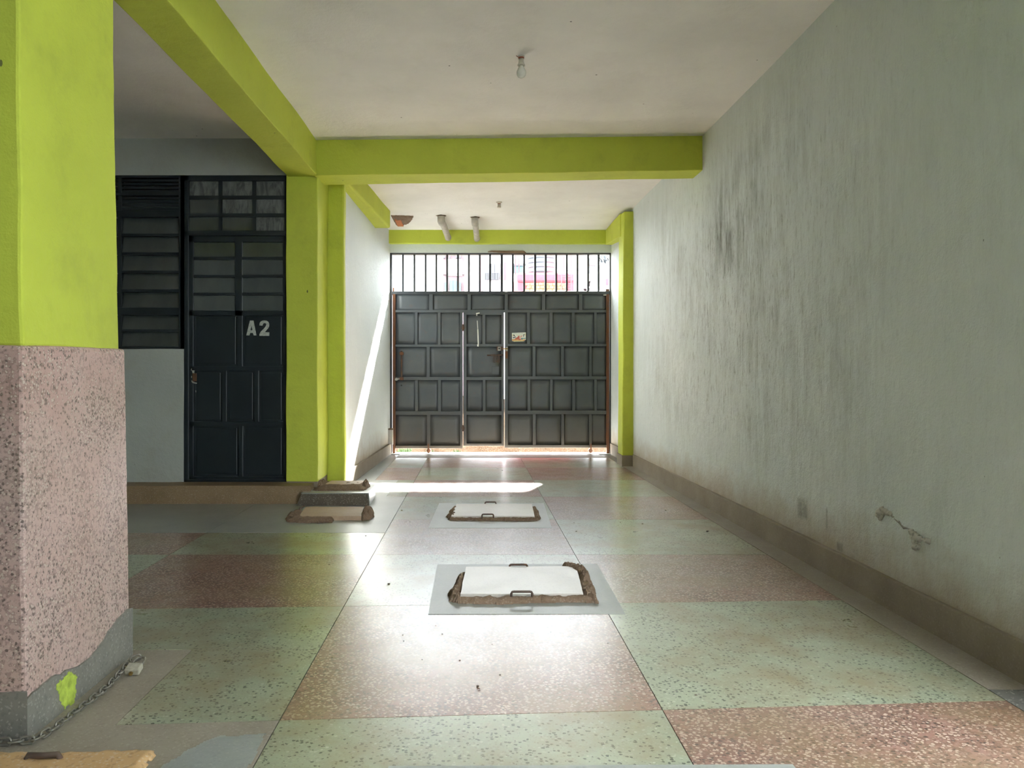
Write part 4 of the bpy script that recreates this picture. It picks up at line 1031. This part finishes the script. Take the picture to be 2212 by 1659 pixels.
# right: roof, awning, tiled roof
sh = thing('shed_roof', (*at(1275, 811, 26)[:2], 0), 'brown shed with a sloping metal roof low behind the right bars', 'roof')
b = NB(); q = [at(1250, 631, 26), at(1292, 588, 26), at(1300, 596, 27.5), at(1262, 640, 27.5)]
b.faces.new([b.verts.new(p) for p in q]); bmesh.ops.solidify(b, geom=b.faces[:], thickness=.06); obj('roof_sheet', b, 'o_rust', sh)
obj('wall', bx(at(1255, 0, 27)[0], at(1305, 0, 27)[0], 27, 30, -.05, at(0, 628, 27)[2]), 'o_pinkish', sh)
for p, q_ in (((1252, 629), (1269, 612)), ((1256, 620), (1262, 632)), ((1264, 612), (1270, 630)), ((1250, 624), (1290, 618))):
    b = NB(); tube(b, [at(*p, 25.9), at(*q_, 25.9)], .025, 5); obj('roof_strut', b, 'o_white', sh)
ta = thing('gable_tower', (*at(1280, 811, 28)[:2], 0), 'tall grey rounded gable behind the bars at the right', 'building')
b = NB(); pts = [at(x, y, 28) for x, y in ((1273, 612), (1272, 575), (1275, 556), (1279, 551), (1284, 556), (1287, 572), (1286, 608))]
fa = [b.verts.new(p) for p in pts]; fb = [b.verts.new((p[0], p[1]+.4, p[2])) for p in pts]; b.faces.new(fa); b.faces.new(fb[::-1])
for k in range(len(pts)): b.faces.new((fa[k], fb[k], fb[(k+1) % len(pts)], fa[(k+1) % len(pts)]))
obj('gable', b, 'o_tile', ta)
obj('wall', bx(at(1273, 0, 28)[0], at(1286, 0, 28)[0], 28.4, 28.8, -.05, at(0, 606, 28)[2]), 'o_tile', ta)
obj('gable_band', ob(1273, 1286, 571.5, 574, 28, .0, .08), 'o_rust', ta)
hr = thing('house', (*at(1320, 811, 24)[:2], 0), 'white house with grey wavy roof tiles at the right end of the bars', 'building')
obj('wall', bx(at(1297, 0, 24)[0], at(1350, 0, 24)[0], 24.3, 27.5, -.05, at(0, 570, 24)[2]), 'o_white', hr)
for i in range(4):
    for j in range(2):
        x0 = 1293+i*8; b = NB(); a = at(x0, 558+j*8+i % 2*2, 24.1); c = at(x0+9, 552+j*8, 24.1)
        pts = [(a[0]+(c[0]-a[0])*t, 24.1, a[2]+.03*math.sin(t*6.28)) for t in [k/6 for k in range(7)]]
        top = [b.verts.new(p) for p in pts]; bot = [b.verts.new((p[0], p[1]+.5, p[2]+.25)) for p in pts]
        for k in range(6): b.faces.new((top[k], top[k+1], bot[k+1], bot[k]))
        bmesh.ops.solidify(b, geom=b.faces[:], thickness=.03); obj('roof_tile', b, 'o_tile', hr)
obj('red_panel', ob(1309, 1316, 602, 616, 24.2, .05, .02), 'o_red', hr)
obj('gable_band', hexa([at(1297, 604, 24.2), at(1297, 602, 24.2), at(1297, 604, 24.25), at(1297, 602, 24.25), at(1310, 592, 24.2), at(1310, 590, 24.2), at(1310, 592, 24.25), at(1310, 590, 24.25)]), 'o_frame', hr)

# ================================================================ AROUND AND BEHIND THE VIEWER
tag(obj('ceiling_beam', hexa(prismc(-4.8, 2.0, -4.8, 2.0, 2.32, 2.90, 2.86, 3.22), .3, .004, 2), 'lime'), 'lime green cross beam over the near column, above the frame', 'beam', 'structure')
tag(obj('wall_light_closure', bx(-4.95, 2.2, -1.9, -1.7, -.05, 3.4), 'wall_l'), 'plain unseen wall behind the viewer, added to close off and bounce light', 'wall', 'structure')  # unseen; shuts out light from behind, white so it bounces fill forward
tag(obj('wall_sky_limiter', bx(4.3, 4.5, -4.0, 2.4, -.05, 4.9), 'wall_l'), 'unseen wall out on the right, added to limit the sky light', 'wall', 'structure')  # unseen; height set to cut the sky light entering at the right
tag(obj('wall_sun_blocker', bx(2.21, 8.0, 2.25, 10.0, -.05, 6.0), 'grey_wall'), 'unseen block beyond the long right wall, added to shade out the sun', 'wall', 'structure')  # unseen block added to keep direct sun out of the right opening
